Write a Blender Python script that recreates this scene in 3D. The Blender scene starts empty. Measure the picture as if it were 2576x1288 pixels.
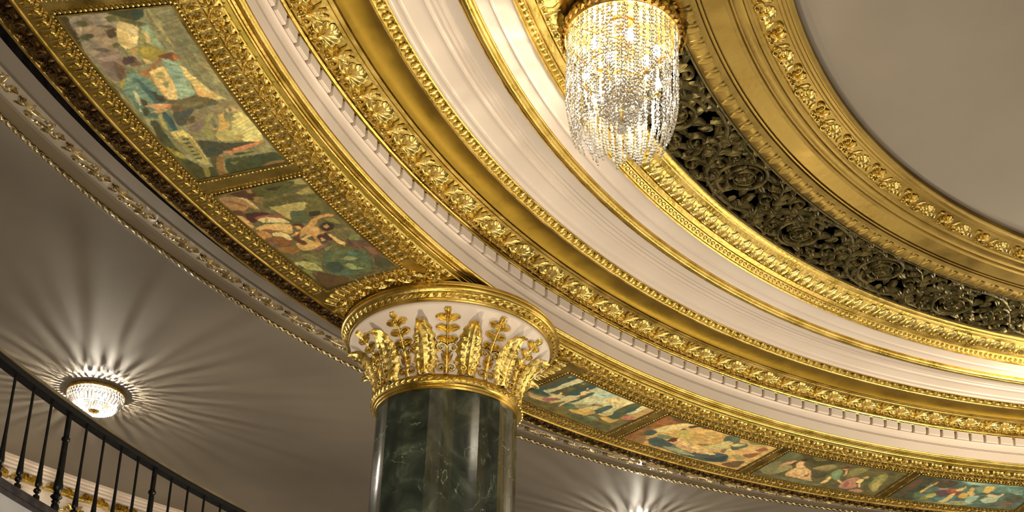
import bpy, math, random
import numpy as np
from mathutils import Matrix, Vector
R_ = math.radians
random.seed(7)
S = 6.0            # metres per unit of the rotunda profile (camera height to soffit)
Z0 = 1.6           # eye height
def ZH(h): return Z0 + h * S

# ---------------------------------------------------------------- camera, world, lights, exposure
scene = bpy.context.scene
COL = scene.collection
cam_d = bpy.data.cameras.new('camera'); cam = bpy.data.objects.new('camera', cam_d); COL.objects.link(cam)
F_PX, TH, RO = 3337.77, R_(20.2626), R_(1.4359)
CX, CY = 1383.47, 1290.61
cam_d.sensor_fit = 'HORIZONTAL'; cam_d.sensor_width = 36.0
cam_d.lens = F_PX / 2576 * 36.0
cam_d.shift_x = (1288 - CX) / 2576
cam_d.shift_y = (CY - 644) / 2576
cam_d.clip_start = 0.05; cam_d.clip_end = 200
_F = Vector((0, math.cos(TH), math.sin(TH))); _U = Vector((0, -math.sin(TH), math.cos(TH))); _Rt = Vector((1, 0, 0))
_X = math.cos(RO) * _Rt + math.sin(RO) * _U; _Y = -math.sin(RO) * _Rt + math.cos(RO) * _U
M = Matrix((( _X.x, _Y.x, -_F.x, 0), (_X.y, _Y.y, -_F.y, 0), (_X.z, _Y.z, -_F.z, 0), (0, 0, 0, 1)))
cam.matrix_world = Matrix.Translation((-1.147981 * S, -0.874798 * S, Z0)) @ M
scene.camera = cam

world = bpy.data.worlds.new('lobby_ambience'); scene.world = world; world.use_nodes = True
bg = world.node_tree.nodes['Background']
bg.inputs[0].default_value = (1.0, 0.86, 0.70, 1); bg.inputs[1].default_value = 0.15

scene.view_settings.view_transform = 'Standard'; scene.view_settings.look = 'None'
scene.view_settings.gamma = 1.0; scene.view_settings.use_curve_mapping = False
scene.view_settings.exposure = 0.0
scene.cycles.caustics_reflective = False; scene.cycles.caustics_refractive = False
scene.cycles.max_bounces = 8; scene.cycles.diffuse_bounces = 3; scene.cycles.glossy_bounces = 3
scene.cycles.transmission_bounces = 6; scene.cycles.transparent_max_bounces = 6
scene.cycles.sample_clamp_indirect = 8.0
scene.cycles.use_denoising = True

def polar(r, a, h): return Vector((r * S * math.cos(R_(a)), r * S * math.sin(R_(a)), ZH(h)))
def lamp(name, loc, energy, color, radius):
    d = bpy.data.lights.new(name, 'POINT'); d.energy = energy; d.color = color; d.shadow_soft_size = radius
    o = bpy.data.objects.new(name, d); o.location = loc; COL.objects.link(o); return o

WARM = (1.0, 0.87, 0.66)
CHR, CHA = 1.145, 160.2          # the chandelier hangs from the grille ring; its sisters every sixty degrees
for k in range(6):
    a = CHA + 60 * k
    if k == 0:
        for i in range(4):
            p = polar(CHR, a, 1.020 if i % 2 else .985); p += Vector((0.2 * math.cos(i * 1.571 + .5), 0.2 * math.sin(i * 1.571 + .5), 0))
            lamp('chandelier_bulb_light', p, 36, WARM, 0.03)
    else:
        lamp('chandelier_light', polar(CHR, a, 1.0), 150, WARM, 0.12)
# added unseen fill lamps below the gallery, all round, brightening soffit and rings
for k in range(16):
    lamp('unseen_fill_light', polar(1.58, 20 + 22.5 * k, 0.30), 280, (1.0, 0.87, 0.68), 0.25)
for k in range(9):
    lamp('gallery_sconce_light', polar(2.76, 126 + 6 * k, 0.84), 11, (1.0, 0.86, 0.66), 0.08)
FLUSH = [(2.40, 145.9), (2.21, 115.3)]
for k, (r, a) in enumerate(FLUSH):
    for i in range(3):
        p = polar(r, a, 1.0345) + Vector((0.1 * math.cos(i * 2.1), 0.1 * math.sin(i * 2.1), -0.16))
        lamp('flush_light_bulb', p, 155, (1.0, 0.90, 0.72), 0.015)
# ---------------------------------------------------------------- materials
def srgb(r, g, b):
    f = lambda c: (c / 255 / 12.92) if c / 255 <= .04045 else ((c / 255 + .055) / 1.055) ** 2.4
    return (f(r), f(g), f(b), 1)
def mat(name, c1, c2, rough=.5, metal=0., scale=6., bump=.0, bscale=40., rough2=None, detail=4., coat=0., stretch=None, spec=.5):
    m = bpy.data.materials.new(name); m.use_nodes = True; nt = m.node_tree; b = nt.nodes['Principled BSDF']
    tc = nt.nodes.new('ShaderNodeTexCoord'); src = tc.outputs['Object']
    if stretch:
        mp = nt.nodes.new('ShaderNodeMapping'); mp.inputs['Scale'].default_value = stretch; nt.links.new(src, mp.inputs[0]); src = mp.outputs[0]
    n = nt.nodes.new('ShaderNodeTexNoise'); n.inputs['Scale'].default_value = scale; n.inputs['Detail'].default_value = detail
    nt.links.new(src, n.inputs['Vector'])
    cr = nt.nodes.new('ShaderNodeValToRGB'); cr.color_ramp.elements[0].position = .35; cr.color_ramp.elements[1].position = .68
    cr.color_ramp.elements[0].color = c1; cr.color_ramp.elements[1].color = c2
    nt.links.new(n.outputs['Fac'], cr.inputs[0]); nt.links.new(cr.outputs[0], b.inputs['Base Color'])
    b.inputs['Metallic'].default_value = metal; b.inputs['Roughness'].default_value = rough
    b.inputs['Specular IOR Level'].default_value = spec
    if rough2 is not None:
        mr = nt.nodes.new('ShaderNodeMapRange'); mr.inputs[1].default_value = .3; mr.inputs[2].default_value = .7
        mr.inputs[3].default_value = rough; mr.inputs[4].default_value = rough2
        nt.links.new(n.outputs['Fac'], mr.inputs[0]); nt.links.new(mr.outputs[0], b.inputs['Roughness'])
    if coat: b.inputs['Coat Weight'].default_value = coat; b.inputs['Coat Roughness'].default_value = .1
    if bump:
        n2 = nt.nodes.new('ShaderNodeTexNoise'); n2.inputs['Scale'].default_value = bscale; n2.inputs['Detail'].default_value = 3
        nt.links.new(src, n2.inputs['Vector'])
        bp = nt.nodes.new('ShaderNodeBump'); bp.inputs['Strength'].default_value = bump; bp.inputs['Distance'].default_value = .01
        nt.links.new(n2.outputs['Fac'], bp.inputs['Height']); nt.links.new(bp.outputs[0], b.inputs['Normal'])
    return m
M_ = {}
M_['gold'] = mat('gold_leaf', (.42, .285, .052, 1), (.60, .43, .125, 1), .26, 1., 5., .25, 30., .42)
M_['dullgold'] = mat('dull_brown_gilding', (.22, .142, .030, 1), (.33, .225, .055, 1), .36, 1., 2.5, .2, 16., .5)
M_['relief'] = mat('gold_relief', (.58, .425, .10, 1), (.84, .655, .24, 1), .22, 1., 14., .35, 60., .36)
M_['oldgold'] = mat('worn_gold', (.22, .135, .016, 1), (.31, .195, .026, 1), .40, 1., 3., .2, 18., .5)
M_['olive'] = mat('olive_gilt_strip', (.33, .27, .05, 1), (.42, .34, .07, 1), .42, 1., 4., .15, 20.)
M_['bronze'] = mat('green_bronze', (.050, .041, .013, 1), (.16, .122, .040, 1), .34, .8, 7., .6, 35., .6)
M_['cream'] = mat('cream_paint', (.65, .54, .435, 1), (.705, .595, .485, 1), .55, 0., 1.2, .08, 14.)
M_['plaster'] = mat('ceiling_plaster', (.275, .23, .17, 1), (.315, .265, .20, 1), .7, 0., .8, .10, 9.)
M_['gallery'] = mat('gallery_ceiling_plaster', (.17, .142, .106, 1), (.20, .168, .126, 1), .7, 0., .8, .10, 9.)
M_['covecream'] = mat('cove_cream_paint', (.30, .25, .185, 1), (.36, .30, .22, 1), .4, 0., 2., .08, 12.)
M_['tan'] = mat('tan_paint', (.13, .095, .05, 1), (.17, .125, .068, 1), .45, 0., 2., .1, 12.)
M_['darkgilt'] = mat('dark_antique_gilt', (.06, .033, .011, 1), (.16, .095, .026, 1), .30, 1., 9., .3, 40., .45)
M_['silver'] = mat('silver_gilt', (.32, .24, .11, 1), (.58, .48, .28, 1), .26, 1., 10., .4, 50., .4)
M_['black'] = mat('black_void', (.002, .002, .002, 1), (.003, .003, .003, 1), .9, spec=0.)
M_['iron'] = mat('black_iron', (.0012, .0012, .0014, 1), (.003, .0028, .0026, 1), .32, 0., 20., .2, 60., .45, spec=.12)
M_['railwood'] = mat('rail_wood', (.05, .036, .016, 1), (.08, .058, .026, 1), .5, 0., 8., .1, 30.)
M_['greywall'] = mat('grey_fascia_paint', (.15, .148, .15, 1), (.19, .185, .185, 1), .6, 0., 2., .08, 12.)
M_['stone'] = mat('dark_kerb_stone_recess_shade', (.010, .0085, .0095, 1), (.024, .020, .020, 1), .5, 0., 14., .2, 40., spec=.12)
M_['brass'] = mat('brass', (.62, .40, .10, 1), (.80, .56, .19, 1), .22, 1., 12., .15, 50., .34)

def marble():
    m = bpy.data.materials.new('green_marble'); m.use_nodes = True; nt = m.node_tree; b = nt.nodes['Principled BSDF']; L = nt.links.new
    tc = nt.nodes.new('ShaderNodeTexCoord')
    n = nt.nodes.new('ShaderNodeTexNoise'); n.inputs['Scale'].default_value = 3.2; n.inputs['Detail'].default_value = 8; n.inputs['Distortion'].default_value = 1.6
    L(tc.outputs['Object'], n.inputs['Vector'])
    cr = nt.nodes.new('ShaderNodeValToRGB'); e = cr.color_ramp.elements
    e[0].position = .32; e[0].color = (.008, .012, .010, 1); e[1].position = .78; e[1].color = (.085, .10, .07, 1)
    k = e.new(.55); k.color = (.024, .033, .024, 1)
    L(n.outputs['Fac'], cr.inputs[0])
    # pale wispy veins: thin iso-line of a warped noise, broken by another noise
    v = nt.nodes.new('ShaderNodeTexNoise'); v.inputs['Scale'].default_value = 2.6; v.inputs['Detail'].default_value = 5; v.inputs['Distortion'].default_value = 2.2
    L(tc.outputs['Object'], v.inputs['Vector'])
    s = nt.nodes.new('ShaderNodeMath'); s.operation = 'SUBTRACT'; s.inputs[1].default_value = .5; L(v.outputs['Fac'], s.inputs[0])
    ab = nt.nodes.new('ShaderNodeMath'); ab.operation = 'ABSOLUTE'; L(s.outputs[0], ab.inputs[0])
    vr = nt.nodes.new('ShaderNodeMapRange'); vr.inputs[1].default_value = 0; vr.inputs[2].default_value = .012; vr.inputs[3].default_value = 1; vr.inputs[4].default_value = 0
    L(ab.outputs[0], vr.inputs[0])
    w = nt.nodes.new('ShaderNodeTexNoise'); w.inputs['Scale'].default_value = 5; L(tc.outputs['Object'], w.inputs['Vector'])
    wr = nt.nodes.new('ShaderNodeMapRange'); wr.inputs[1].default_value = .52; wr.inputs[2].default_value = .66; L(w.outputs['Fac'], wr.inputs[0])
    mu = nt.nodes.new('ShaderNodeMath'); mu.operation = 'MULTIPLY'; L(vr.outputs[0], mu.inputs[0]); L(wr.outputs[0], mu.inputs[1])
    mx = nt.nodes.new('ShaderNodeMix'); mx.data_type = 'RGBA'; L(mu.outputs[0], mx.inputs[0]); L(cr.outputs[0], mx.inputs[6]); mx.inputs[7].default_value = (.20, .24, .16, 1)
    L(mx.outputs[2], b.inputs['Base Color']); b.inputs['Roughness'].default_value = .17; b.inputs['Coat Weight'].default_value = .3
    return m
M_['marble'] = marble()
def glass(name, tint, rough=.02):
    m = bpy.data.materials.new(name); m.use_nodes = True; b = m.node_tree.nodes['Principled BSDF']
    b.inputs['Base Color'].default_value = tint; b.inputs['Transmission Weight'].default_value = .84; b.inputs['Roughness'].default_value = rough; b.inputs['IOR'].default_value = 1.52
    return m
M_['crystal'] = glass('crystal_glass', (1, .985, .95, 1))
def emis(name, c, s):
    m = bpy.data.materials.new(name); m.use_nodes = True; b = m.node_tree.nodes['Principled BSDF']
    b.inputs['Base Color'].default_value = (1, 1, 1, 1); b.inputs['Emission Color'].default_value = c; b.inputs['Emission Strength'].default_value = s
    return m
M_['bulb'] = emis('lit_bulb', (1, .90, .70, 1), 60.)
M_['coolbulb'] = emis('lit_flush_bulb', (1, .95, .88, 1), 16.)
m = bpy.data.materials.new('oil_on_canvas'); m.use_nodes = True; nt = m.node_tree
at_ = nt.nodes.new('ShaderNodeAttribute'); at_.attribute_name = 'paint'
nt.links.new(at_.outputs['Color'], nt.nodes['Principled BSDF'].inputs['Base Color'])
nt.nodes['Principled BSDF'].inputs['Roughness'].default_value = .42
M_['canvas'] = m

# ---------------------------------------------------------------- mesh helpers
class MB:
    def __init__(s): s.v = []; s.f = []
    def add(s, vs, fs):
        o = len(s.v); s.v.extend(vs); s.f.extend([tuple(i + o for i in f) for f in fs])
    def map(s, fn): s.v = [fn(*p) for p in s.v]; return s
    def mesh(s, name, mt, smooth=True, angle=35):
        me = bpy.data.meshes.new(name); me.from_pydata([tuple(p) for p in s.v], [], s.f); me.materials.append(mt)
        if smooth:
            me.polygons.foreach_set('use_smooth', [True] * len(me.polygons))
            if angle < 180: me.set_sharp_from_angle(angle=R_(angle))
        me.update(); return me
def link(name, data, parent=None, loc=None, rz=0., label=None):
    o = bpy.data.objects.new(name, data); COL.objects.link(o)
    if parent is not None:
        o.parent = parent
        if loc is not None: loc = Vector(loc) - BASE.get(parent.name, Vector((0, 0, 0)))
        else: loc = -BASE.get(parent.name, Vector((0, 0, 0)))
    if loc is not None: o.location = loc
    if rz: o.rotation_euler.z = rz
    if label: o['label'] = label
    return o
BASE = {}
def tag(o, label, cat, group=None, kind=None):
    o['label'] = label; o['category'] = cat
    if group: o['group'] = group
    if kind: o['kind'] = kind
    return o
def thing(name, label, cat, loc, group=None):
    o = bpy.data.objects.new(name, None); COL.objects.link(o); o.location = loc; o.empty_display_size = .1
    BASE[o.name] = Vector(loc); return tag(o, label, cat, group)
def lathe_mb(prof, a0=0., a1=360., n=360, cx=0., cy=0., scaled=True, mb=None):
    mb = mb or MB(); k = len(prof); closed = abs(a1 - a0 - 360) < 1e-6; m = n if closed else n + 1
    vs = []
    for i in range(m):
        a = R_(a0 + (a1 - a0) * i / n); c, s = math.cos(a), math.sin(a)
        for r, h in prof:
            if scaled: vs.append((cx + r * S * c, cy + r * S * s, ZH(h)))
            else: vs.append((cx + r * c, cy + r * s, h))
    fs = []
    for i in range(n):
        j = (i + 1) % m
        for q in range(k - 1): fs.append((i * k + q, j * k + q, j * k + q + 1, i * k + q + 1))
    mb.add(vs, fs); return mb
def lathe(name, prof, mt, parent=None, a0=0., a1=360., n=360, cx=0., cy=0., angle=35):
    o = link(name, lathe_mb(prof, a0, a1, n, cx, cy).mesh(name, mt, True, angle))
    if parent is not None: o.parent = parent; o.location = -BASE.get(parent.name, Vector((0, 0, 0)))
    return o
def structure(o, label, cat):
    o['kind'] = 'structure'; o['label'] = label; o['category'] = cat; return o
def arc(r, h, rad, a0, a1, n):
    return [(r + rad * math.cos(R_(a0 + (a1 - a0) * i / n)), h + rad * math.sin(R_(a0 + (a1 - a0) * i / n))) for i in range(n + 1)]

# ---- relief ornament in a local frame: x along the ring, y outward, n proud of the surface
def ribbon(mb, pts, ws, hs, prof=(0, .8, 1, .8, 0), n0=0., lift=None):
    k = len(prof); m = len(pts); vs = []
    for i, (x, y) in enumerate(pts):
        a = pts[max(i - 1, 0)]; b = pts[min(i + 1, m - 1)]
        dx, dy = b[0] - a[0], b[1] - a[1]; l = math.hypot(dx, dy) or 1; px, py = -dy / l, dx / l
        w = ws[i] if hasattr(ws, '__len__') else ws; h = hs[i] if hasattr(hs, '__len__') else hs
        up = lift[i] if lift else 0
        for q, pr in enumerate(prof):
            t = (q / (k - 1) - .5) * w
            vs.append((x + px * t, y + py * t, n0 + up + pr * h))
    fs = []
    for i in range(m - 1):
        for q in range(k - 1): fs.append((i * k + q, (i + 1) * k + q, (i + 1) * k + q + 1, i * k + q + 1))
    mb.add(vs, fs)
def petal(mb, x, y, ang, L, W, H, n=6, prof=(0, .8, 1, .8, 0), curl=0., tip=.15, fat=.6, n0=0.):
    pts = []; ws = []; hs = []; a = R_(ang); cx, cy = x, y
    for i in range(n + 1):
        t = i / n; pts.append((cx, cy)); aa = a + R_(curl) * t
        cx += math.cos(aa) * L / n; cy += math.sin(aa) * L / n
        s = math.sin(math.pi * min(1, t ** fat * .92 + .06)); ws.append(W * max(tip * (1 if i else 1.5), s)); hs.append(H * (.45 + .55 * s))
    ribbon(mb, pts, ws, hs, prof, n0)
def spiral(mb, cx, cy, r, turns, a0, w, h, n=14, sgn=1, r1=.15, prof=(0, 1, 1, 0)):
    pts = []; ws = []
    for i in range(n + 1):
        t = i / n; a = R_(a0) + sgn * t * turns * 2 * math.pi; rr = r * (1 - t * (1 - r1))
        pts.append((cx + rr * math.cos(a), cy + rr * math.sin(a))); ws.append(w * (1 - .45 * t))
    ribbon(mb, pts, ws, h, prof)
def boss(mb, x, y, r, h, n=8, flat=.6):
    vs = [(x, y, h)]; fs = []
    for i in range(n):
        a = i * 2 * math.pi / n; vs.append((x + r * .65 * math.cos(a), y + r * .65 * math.sin(a), h * .8)); 
    for i in range(n):
        a = i * 2 * math.pi / n; vs.append((x + r * math.cos(a), y + r * math.sin(a), 0))
    for i in range(n):
        j = (i + 1) % n; fs += [(0, 1 + i, 1 + j), (1 + i, 1 + n + i, 1 + n + j, 1 + j)]
    mb.add(vs, fs)
def bend(rref, slope=0.):
    c, s = math.cos(R_(slope)), math.sin(R_(slope)); r0 = rref * S
    def fn(x, y, n):
        R = r0 + y * c + n * s; z = y * s - n * c; p = x / r0
        return (R * math.cos(p) - r0, R * math.sin(p), z)
    return fn
def place(name, me, theta, r, h, parent, cx=0., cy=0., label=None):
    a = R_(theta)
    return link(name, me, parent, (cx + r * S * math.cos(a), cy + r * S * math.sin(a), ZH(h)), a, label)
def box_mb(mb, x0, x1, y0, y1, z0, z1):
    mb.add([(x0, y0, z0), (x1, y0, z0), (x1, y1, z0), (x0, y1, z0), (x0, y0, z1), (x1, y0, z1), (x1, y1, z1), (x0, y1, z1)],
           [(0, 3, 2, 1), (4, 5, 6, 7), (0, 1, 5, 4), (1, 2, 6, 5), (2, 3, 7, 6), (3, 0, 4, 7)])
def arange(a, b, d):
    out = []
    while a <= b + 1e-9: out.append(a); a += d
    return out
# ---------------------------------------------------------------- large structure
dome = [(0.0001, 1.135), (.2, 1.134), (.4, 1.128), (.6, 1.119), (.75, 1.110), (.87, 1.101), (.93, 1.0965), (.956, 1.0945)]
ceiling = structure(lathe('ceiling', dome, M_['plaster'], n=180, angle=180), 'plain taupe plaster saucer ceiling inside the innermost gold ring', 'ceiling')

P1 = [(.950, 1.100), (.950, 1.088), (.953, 1.0865), (.957, 1.0865), (.9585, 1.088), (.962, 1.088), (.9635, 1.0862), (.9665, 1.0862),
      (.968, 1.0877), (.981, 1.0873), (.994, 1.0868), (.9955, 1.0850), (.999, 1.0845), (1.000, 1.0866), (1.0035, 1.0866), (1.0045, 1.0845),
      (1.010, 1.0853), (1.0145, 1.0840), (1.0160, 1.0864), (1.0185, 1.0864), (1.020, 1.0835), (1.0240, 1.0828), (1.0245, 1.0836),
      (1.0350, 1.0832), (1.0470, 1.0825), (1.0476, 1.0850), (1.0494, 1.0850), (1.0500, 1.0822), (1.0522, 1.0820), (1.0527, 1.0845), (1.0544, 1.0845),
      (1.0550, 1.0815), (1.0585, 1.0793), (1.0625, 1.0778), (1.0670, 1.0770), (1.0720, 1.0770), (1.0770, 1.0780), (1.0805, 1.0792), (1.0835, 1.0812), (1.0840, 1.0960)]
inner_ring = structure(lathe('trim_1', P1, M_['dullgold'], n=360), 'broad gold moulded ring framing the plain saucer ceiling', 'moulding')

P2 = [(1.1865, 1.097), (1.1865, 1.0800), (1.1880, 1.0790), (1.1955, 1.0785), (1.1962, 1.0800), (1.1985, 1.0797), (1.2020, 1.0770), (1.2060, 1.0752), (1.2120, 1.0738),
      (1.2190, 1.0733), (1.2245, 1.0738), (1.2260, 1.0757), (1.2282, 1.0757), (1.2290, 1.0730), (1.2358, 1.0717), (1.2366, 1.0738), (1.2382, 1.0733),
      (1.2390, 1.0712), (1.2485, 1.0682), (1.2490, 1.0660), (1.2512, 1.0655), (1.2517, 1.0690)]
egg_ring = structure(lathe('trim_2', P2, M_['gold'], n=360), 'gold ring of leaf moulding and beads outside the pierced grille', 'moulding')

P3 = [(1.2514, 1.0685), (1.2600, 1.0682), (1.2735, 1.0672), (1.2745, 1.0656), (1.2768, 1.0654), (1.2780, 1.0670), (1.2880, 1.0666), (1.2930, 1.0650), (1.2950, 1.0660),
      (1.3075, 1.0665), (1.3090, 1.0668), (1.3150, 1.0700), (1.3230, 1.0712), (1.3315, 1.0702), (1.3330, 1.0686), (1.3352, 1.0684), (1.3362, 1.0698), (1.3380, 1.0696), (1.3390, 1.0680),
      (1.3412, 1.0678), (1.3422, 1.0696), (1.3460, 1.0692), (1.3472, 1.0672), (1.3502, 1.0670), (1.3515, 1.0686), (1.3640, 1.0690), (1.3752, 1.0680), (1.3763, 1.0662),
      (1.3790, 1.0660), (1.3802, 1.0676), (1.3865, 1.0672), (1.3876, 1.0657), (1.3908, 1.0656), (1.3915, 1.0690)]
cream_ring = structure(lathe('trim_3', P3, M_['cream'], n=360), 'wide cream coved ring with fine raised lines between two gold rings', 'moulding')
roll = [(1.2925, 1.0662), (1.2930, 1.0636), (1.2945, 1.0634)] + arc(1.3005, 1.0632, .0062, 190, 350, 12) + [(1.3070, 1.0620), (1.3078, 1.0605), (1.3092, 1.0605), (1.3098, 1.0680)]
lathe('gold_rib', roll, M_['gold'], cream_ring, n=360)

P4 = [(1.3905, 1.0690), (1.3905, 1.0648), (1.3925, 1.0644), (1.3932, 1.0660), (1.3980, 1.0662), (1.4030, 1.0648), (1.4050, 1.0628), (1.4056, 1.0614), (1.4082, 1.0612),
      (1.4090, 1.0630), (1.4130, 1.0652), (1.4200, 1.0660), (1.4280, 1.0655), (1.4360, 1.0640), (1.4430, 1.0615), (1.4456, 1.0598), (1.4462, 1.0640), (1.4478, 1.0640), (1.4484, 1.0596), (1.4525, 1.0590),
      (1.4530, 1.0606), (1.4542, 1.0606), (1.4547, 1.0586), (1.4588, 1.0580), (1.4594, 1.0608), (1.4608, 1.0608), (1.4630, 1.0602), (1.4720, 1.0592), (1.4820, 1.0578),
      (1.4920, 1.0566), (1.4975, 1.0562), (1.4982, 1.0585), (1.4993, 1.0585), (1.4998, 1.0546), (1.5018, 1.0540), (1.5024, 1.0552), (1.5034, 1.0548), (1.5042, 1.0520), (1.5058, 1.0512), (1.5062, 1.0498), (1.5088, 1.0493), (1.5120, 1.0500)]
shell_ring = structure(lathe('trim_4', P4, M_['gold'], n=360), 'gold cornice ring with shells and palmettes above the dentils', 'moulding')
cav = [(1.4090, 1.06285), (1.4130, 1.06505), (1.4200, 1.06585), (1.4280, 1.06535), (1.4360, 1.06385), (1.4430, 1.06135), (1.4455, 1.0597)]
lathe('cavetto', cav, M_['oldgold'], shell_ring, n=360)

P5 = [(1.5110, 1.0505), (1.5110, 1.0348), (1.5085, 1.0344), (1.5072, 1.0340), (1.5070, 1.0330), (1.5082, 1.0320), (1.5108, 1.0312), (1.5116, 1.0300), (1.5116, 1.0213), (1.5140, 1.0211), (1.5140, 1.0205),
      (1.5116, 1.0203), (1.5116, 1.0192), (1.5140, 1.0190), (1.5140, 1.0184), (1.5118, 1.0182), (1.5122, 1.0000)]
fascia = structure(lathe('wall_inner', P5, M_['cream'], n=360), 'cream upright fascia band of the rotunda with dentil course', 'wall')
# dentils, one by one
pitch = 1.1714; dme = MB(); hw = .5 * .785 * R_(pitch) * 1.506 * S
x0, x1 = -.0085 * S, .002 * S; zb, zt = 0., .0147 * S; ch = .007
dme.add([(x1, -hw, zb), (x0 + ch, -hw, zb), (x0, -hw, zb + ch), (x0, -hw, zt), (x1, -hw, zt), (x1, hw, zb), (x0 + ch, hw, zb), (x0, hw, zb + ch), (x0, hw, zt), (x1, hw, zt)],
        [(0, 4, 3, 2, 1), (5, 6, 7, 8, 9), (0, 1, 6, 5), (1, 2, 7, 6), (2, 3, 8, 7), (3, 4, 9, 8)])
dme = dme.mesh('dentil', M_['cream'], False)
for a in arange(157.66 - 56 * pitch, 171.5, pitch): place('dentil', dme, a, 1.511, 1.0347, fascia)

P6 = [(1.5122, 1.0040), (1.5125, 1.0004)] + arc(1.5170, .9995, .0046, 175, 325, 12) + [(1.5214, .9978), (1.5222, .9956), (1.5243, .9951), (1.5249, .9968), (1.5259, .9966), (1.5264, .9946), (1.5282, .9940), (1.5290, .9952),
      (1.5296, .9926), (1.5338, .9922), (1.5345, .9930), (1.5360, .9905), (1.5555, .9880), (1.5561, .9858), (1.5585, .9856), (1.5592, .9876), (1.5780, .9870), (1.5830, .9866),
      (1.7200, .9866), (1.7515, .9858), (1.7525, .9840), (1.7550, .9840), (1.7560, .9860), (1.7700, .9872), (1.7815, .9885), (1.7825, .9870), (1.7862, .9872), (1.7868, .9920), (1.7868, 1.0210)]
soffit = structure(lathe('trim_5', P6, M_['gold'], n=360), 'gilded soffit ring holding the row of painted panels', 'soffit')
lathe('olive_strip', [(1.5297, .9925), (1.5338, .99205)], M_['olive'], soffit, n=360)
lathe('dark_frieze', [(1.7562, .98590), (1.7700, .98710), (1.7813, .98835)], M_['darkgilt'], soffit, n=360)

P7 = [(1.8265, 1.0500), (1.8265, 1.0200), (1.8430, 1.0222), (1.8530, 1.0245), (1.8535, 1.0300), (1.8600, 1.0302), (1.8606, 1.0262), (1.8660, 1.0268), (1.8740, 1.0285), (1.8830, 1.0302), (1.8910, 1.0312),
      (1.8968, 1.0316), (1.8974, 1.0300), (1.8996, 1.0300), (1.9002, 1.0318), (1.9215, 1.0322), (1.9225, 1.0340), (1.9330, 1.0342), (1.9335, 1.0332), (1.9380, 1.0336), (1.9390, 1.0346)]
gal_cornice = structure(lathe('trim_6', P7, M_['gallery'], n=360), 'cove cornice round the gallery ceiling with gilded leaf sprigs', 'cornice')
lathe('shadow_recess', [(1.7868, 1.0200), (1.7868, 1.0500), (1.8264, 1.0500), (1.8264, 1.0202)], M_['stone'], gal_cornice, n=360)  # recess shaped for the dark line, its shade painted in near-black stone colour
lathe('brown_strip', [(1.9003, 1.03175), (1.9214, 1.03215)], M_['tan'], gal_cornice, n=360)
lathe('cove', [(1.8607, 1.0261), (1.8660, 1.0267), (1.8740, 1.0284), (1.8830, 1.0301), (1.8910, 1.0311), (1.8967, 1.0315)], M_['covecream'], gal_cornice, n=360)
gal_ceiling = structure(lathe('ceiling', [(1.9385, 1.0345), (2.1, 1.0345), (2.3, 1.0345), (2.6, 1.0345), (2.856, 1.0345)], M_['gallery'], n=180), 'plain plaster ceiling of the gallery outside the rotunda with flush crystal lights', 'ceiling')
# back wall of the gallery with its own cornice
PB = [(2.800, 1.0345), (2.805, 1.0335), (2.812, 1.0330), (2.814, 1.0300), (2.822, 1.0290), (2.824, 1.0260), (2.832, 1.0250), (2.834, 1.0215), (2.842, 1.0200), (2.8445, 1.0165), (2.8450, 1.0030), (2.8430, 1.0020), (2.8430, 1.0000),
      (2.8455, .9990), (2.8460, .9960), (2.8440, .9950), (2.8440, .9935), (2.8465, .9925), (2.8480, .9800), (2.8480, .40)]
wall_back = structure(lathe('wall_back', PB, M_['cream'], n=180), 'curved cream back wall of the gallery with a gilt leaf cornice', 'wall')
floor = structure(lathe('floor', [(1.7460, .4700), (2.30, .4720), (2.848, .4720), (2.848, .4050), (2.30, .4050), (1.7420, .4050)], M_['greywall'], n=180), 'gallery floor slab seen edge on beneath the black balustrade', 'floor')
fas = structure(lathe('trim_7', [(1.7462, .4690), (1.7380, .4665), (1.7385, .4400), (1.7390, .4050), (1.7425, .4046)], M_['greywall'], n=360), 'pale grey curved gallery fascia below the dark kerb', 'fascia')
kerb = structure(lathe('trim_8', [(1.7640, .4700), (1.7640, .4820), (1.7380, .4820), (1.7365, .4806), (1.7365, .4720), (1.7345, .4700), (1.7345, .4672), (1.7375, .4660), (1.7465, .4660)], M_['stone'], n=360), 'dark stone kerb carrying the black balusters', 'kerb')

# ---------------------------------------------------------------- relief on the rings
A0, A1 = 95., 172.5
def arr(names_meshes, a_start, a_end, pitch, r, h, parent, skip=None):
    for i, a in enumerate(arange(a_start, a_end, pitch)):
        if skip and skip(a): continue
        nm, me = names_meshes[i % len(names_meshes)]; place(nm, me, a, r, h, parent)

# shells and palmettes
def fan(b, x0, y0, R, lobes, spread, H, cup=.55):
    na, nr = lobes * 4, 6; vs = []; fs = []
    for i in range(na + 1):
        a = R_(-90 - spread + 2 * spread * i / na); lob = abs(math.sin(math.pi * i / 4)); side = abs(i / na - .5) * 2
        Rr = R * (1 - .22 * side ** 2) * (.90 + .10 * lob)
        for j in range(nr + 1):
            t = j / nr; rr = Rr * (.10 + .90 * t)
            n_ = H * (cup * math.sin(math.pi * t ** .8 * .86) + (.10 + .55 * t) * lob * (1 if t < .99 else .9)) if j < nr else 0
            vs.append((x0 + rr * math.cos(a), y0 + rr * math.sin(a), n_))
    for i in range(na):
        for j in range(nr): fs.append((i * (nr + 1) + j, i * (nr + 1) + j + 1, (i + 1) * (nr + 1) + j + 1, (i + 1) * (nr + 1) + j))
    b.add(vs, fs)
b = MB()
fan(b, 0, .030, .132, 9, 108, .026)
for s in (-1, 1):
    spiral(b, s * .052, .062, .032, 1.2, 90 - s * 90, .016, .024, 13, s); spiral(b, s * .020, .082, .018, 1.0, 90, .011, .02, 10, -s)
    ribbon(b, [(s * .06, .088), (s * .11, .094), (s * .16, .080), (s * .21, .086)], [.014, .014, .012, .010], .014)
boss(b, 0, .034, .026, .036); boss(b, 0, .098, .014, .016)
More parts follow.
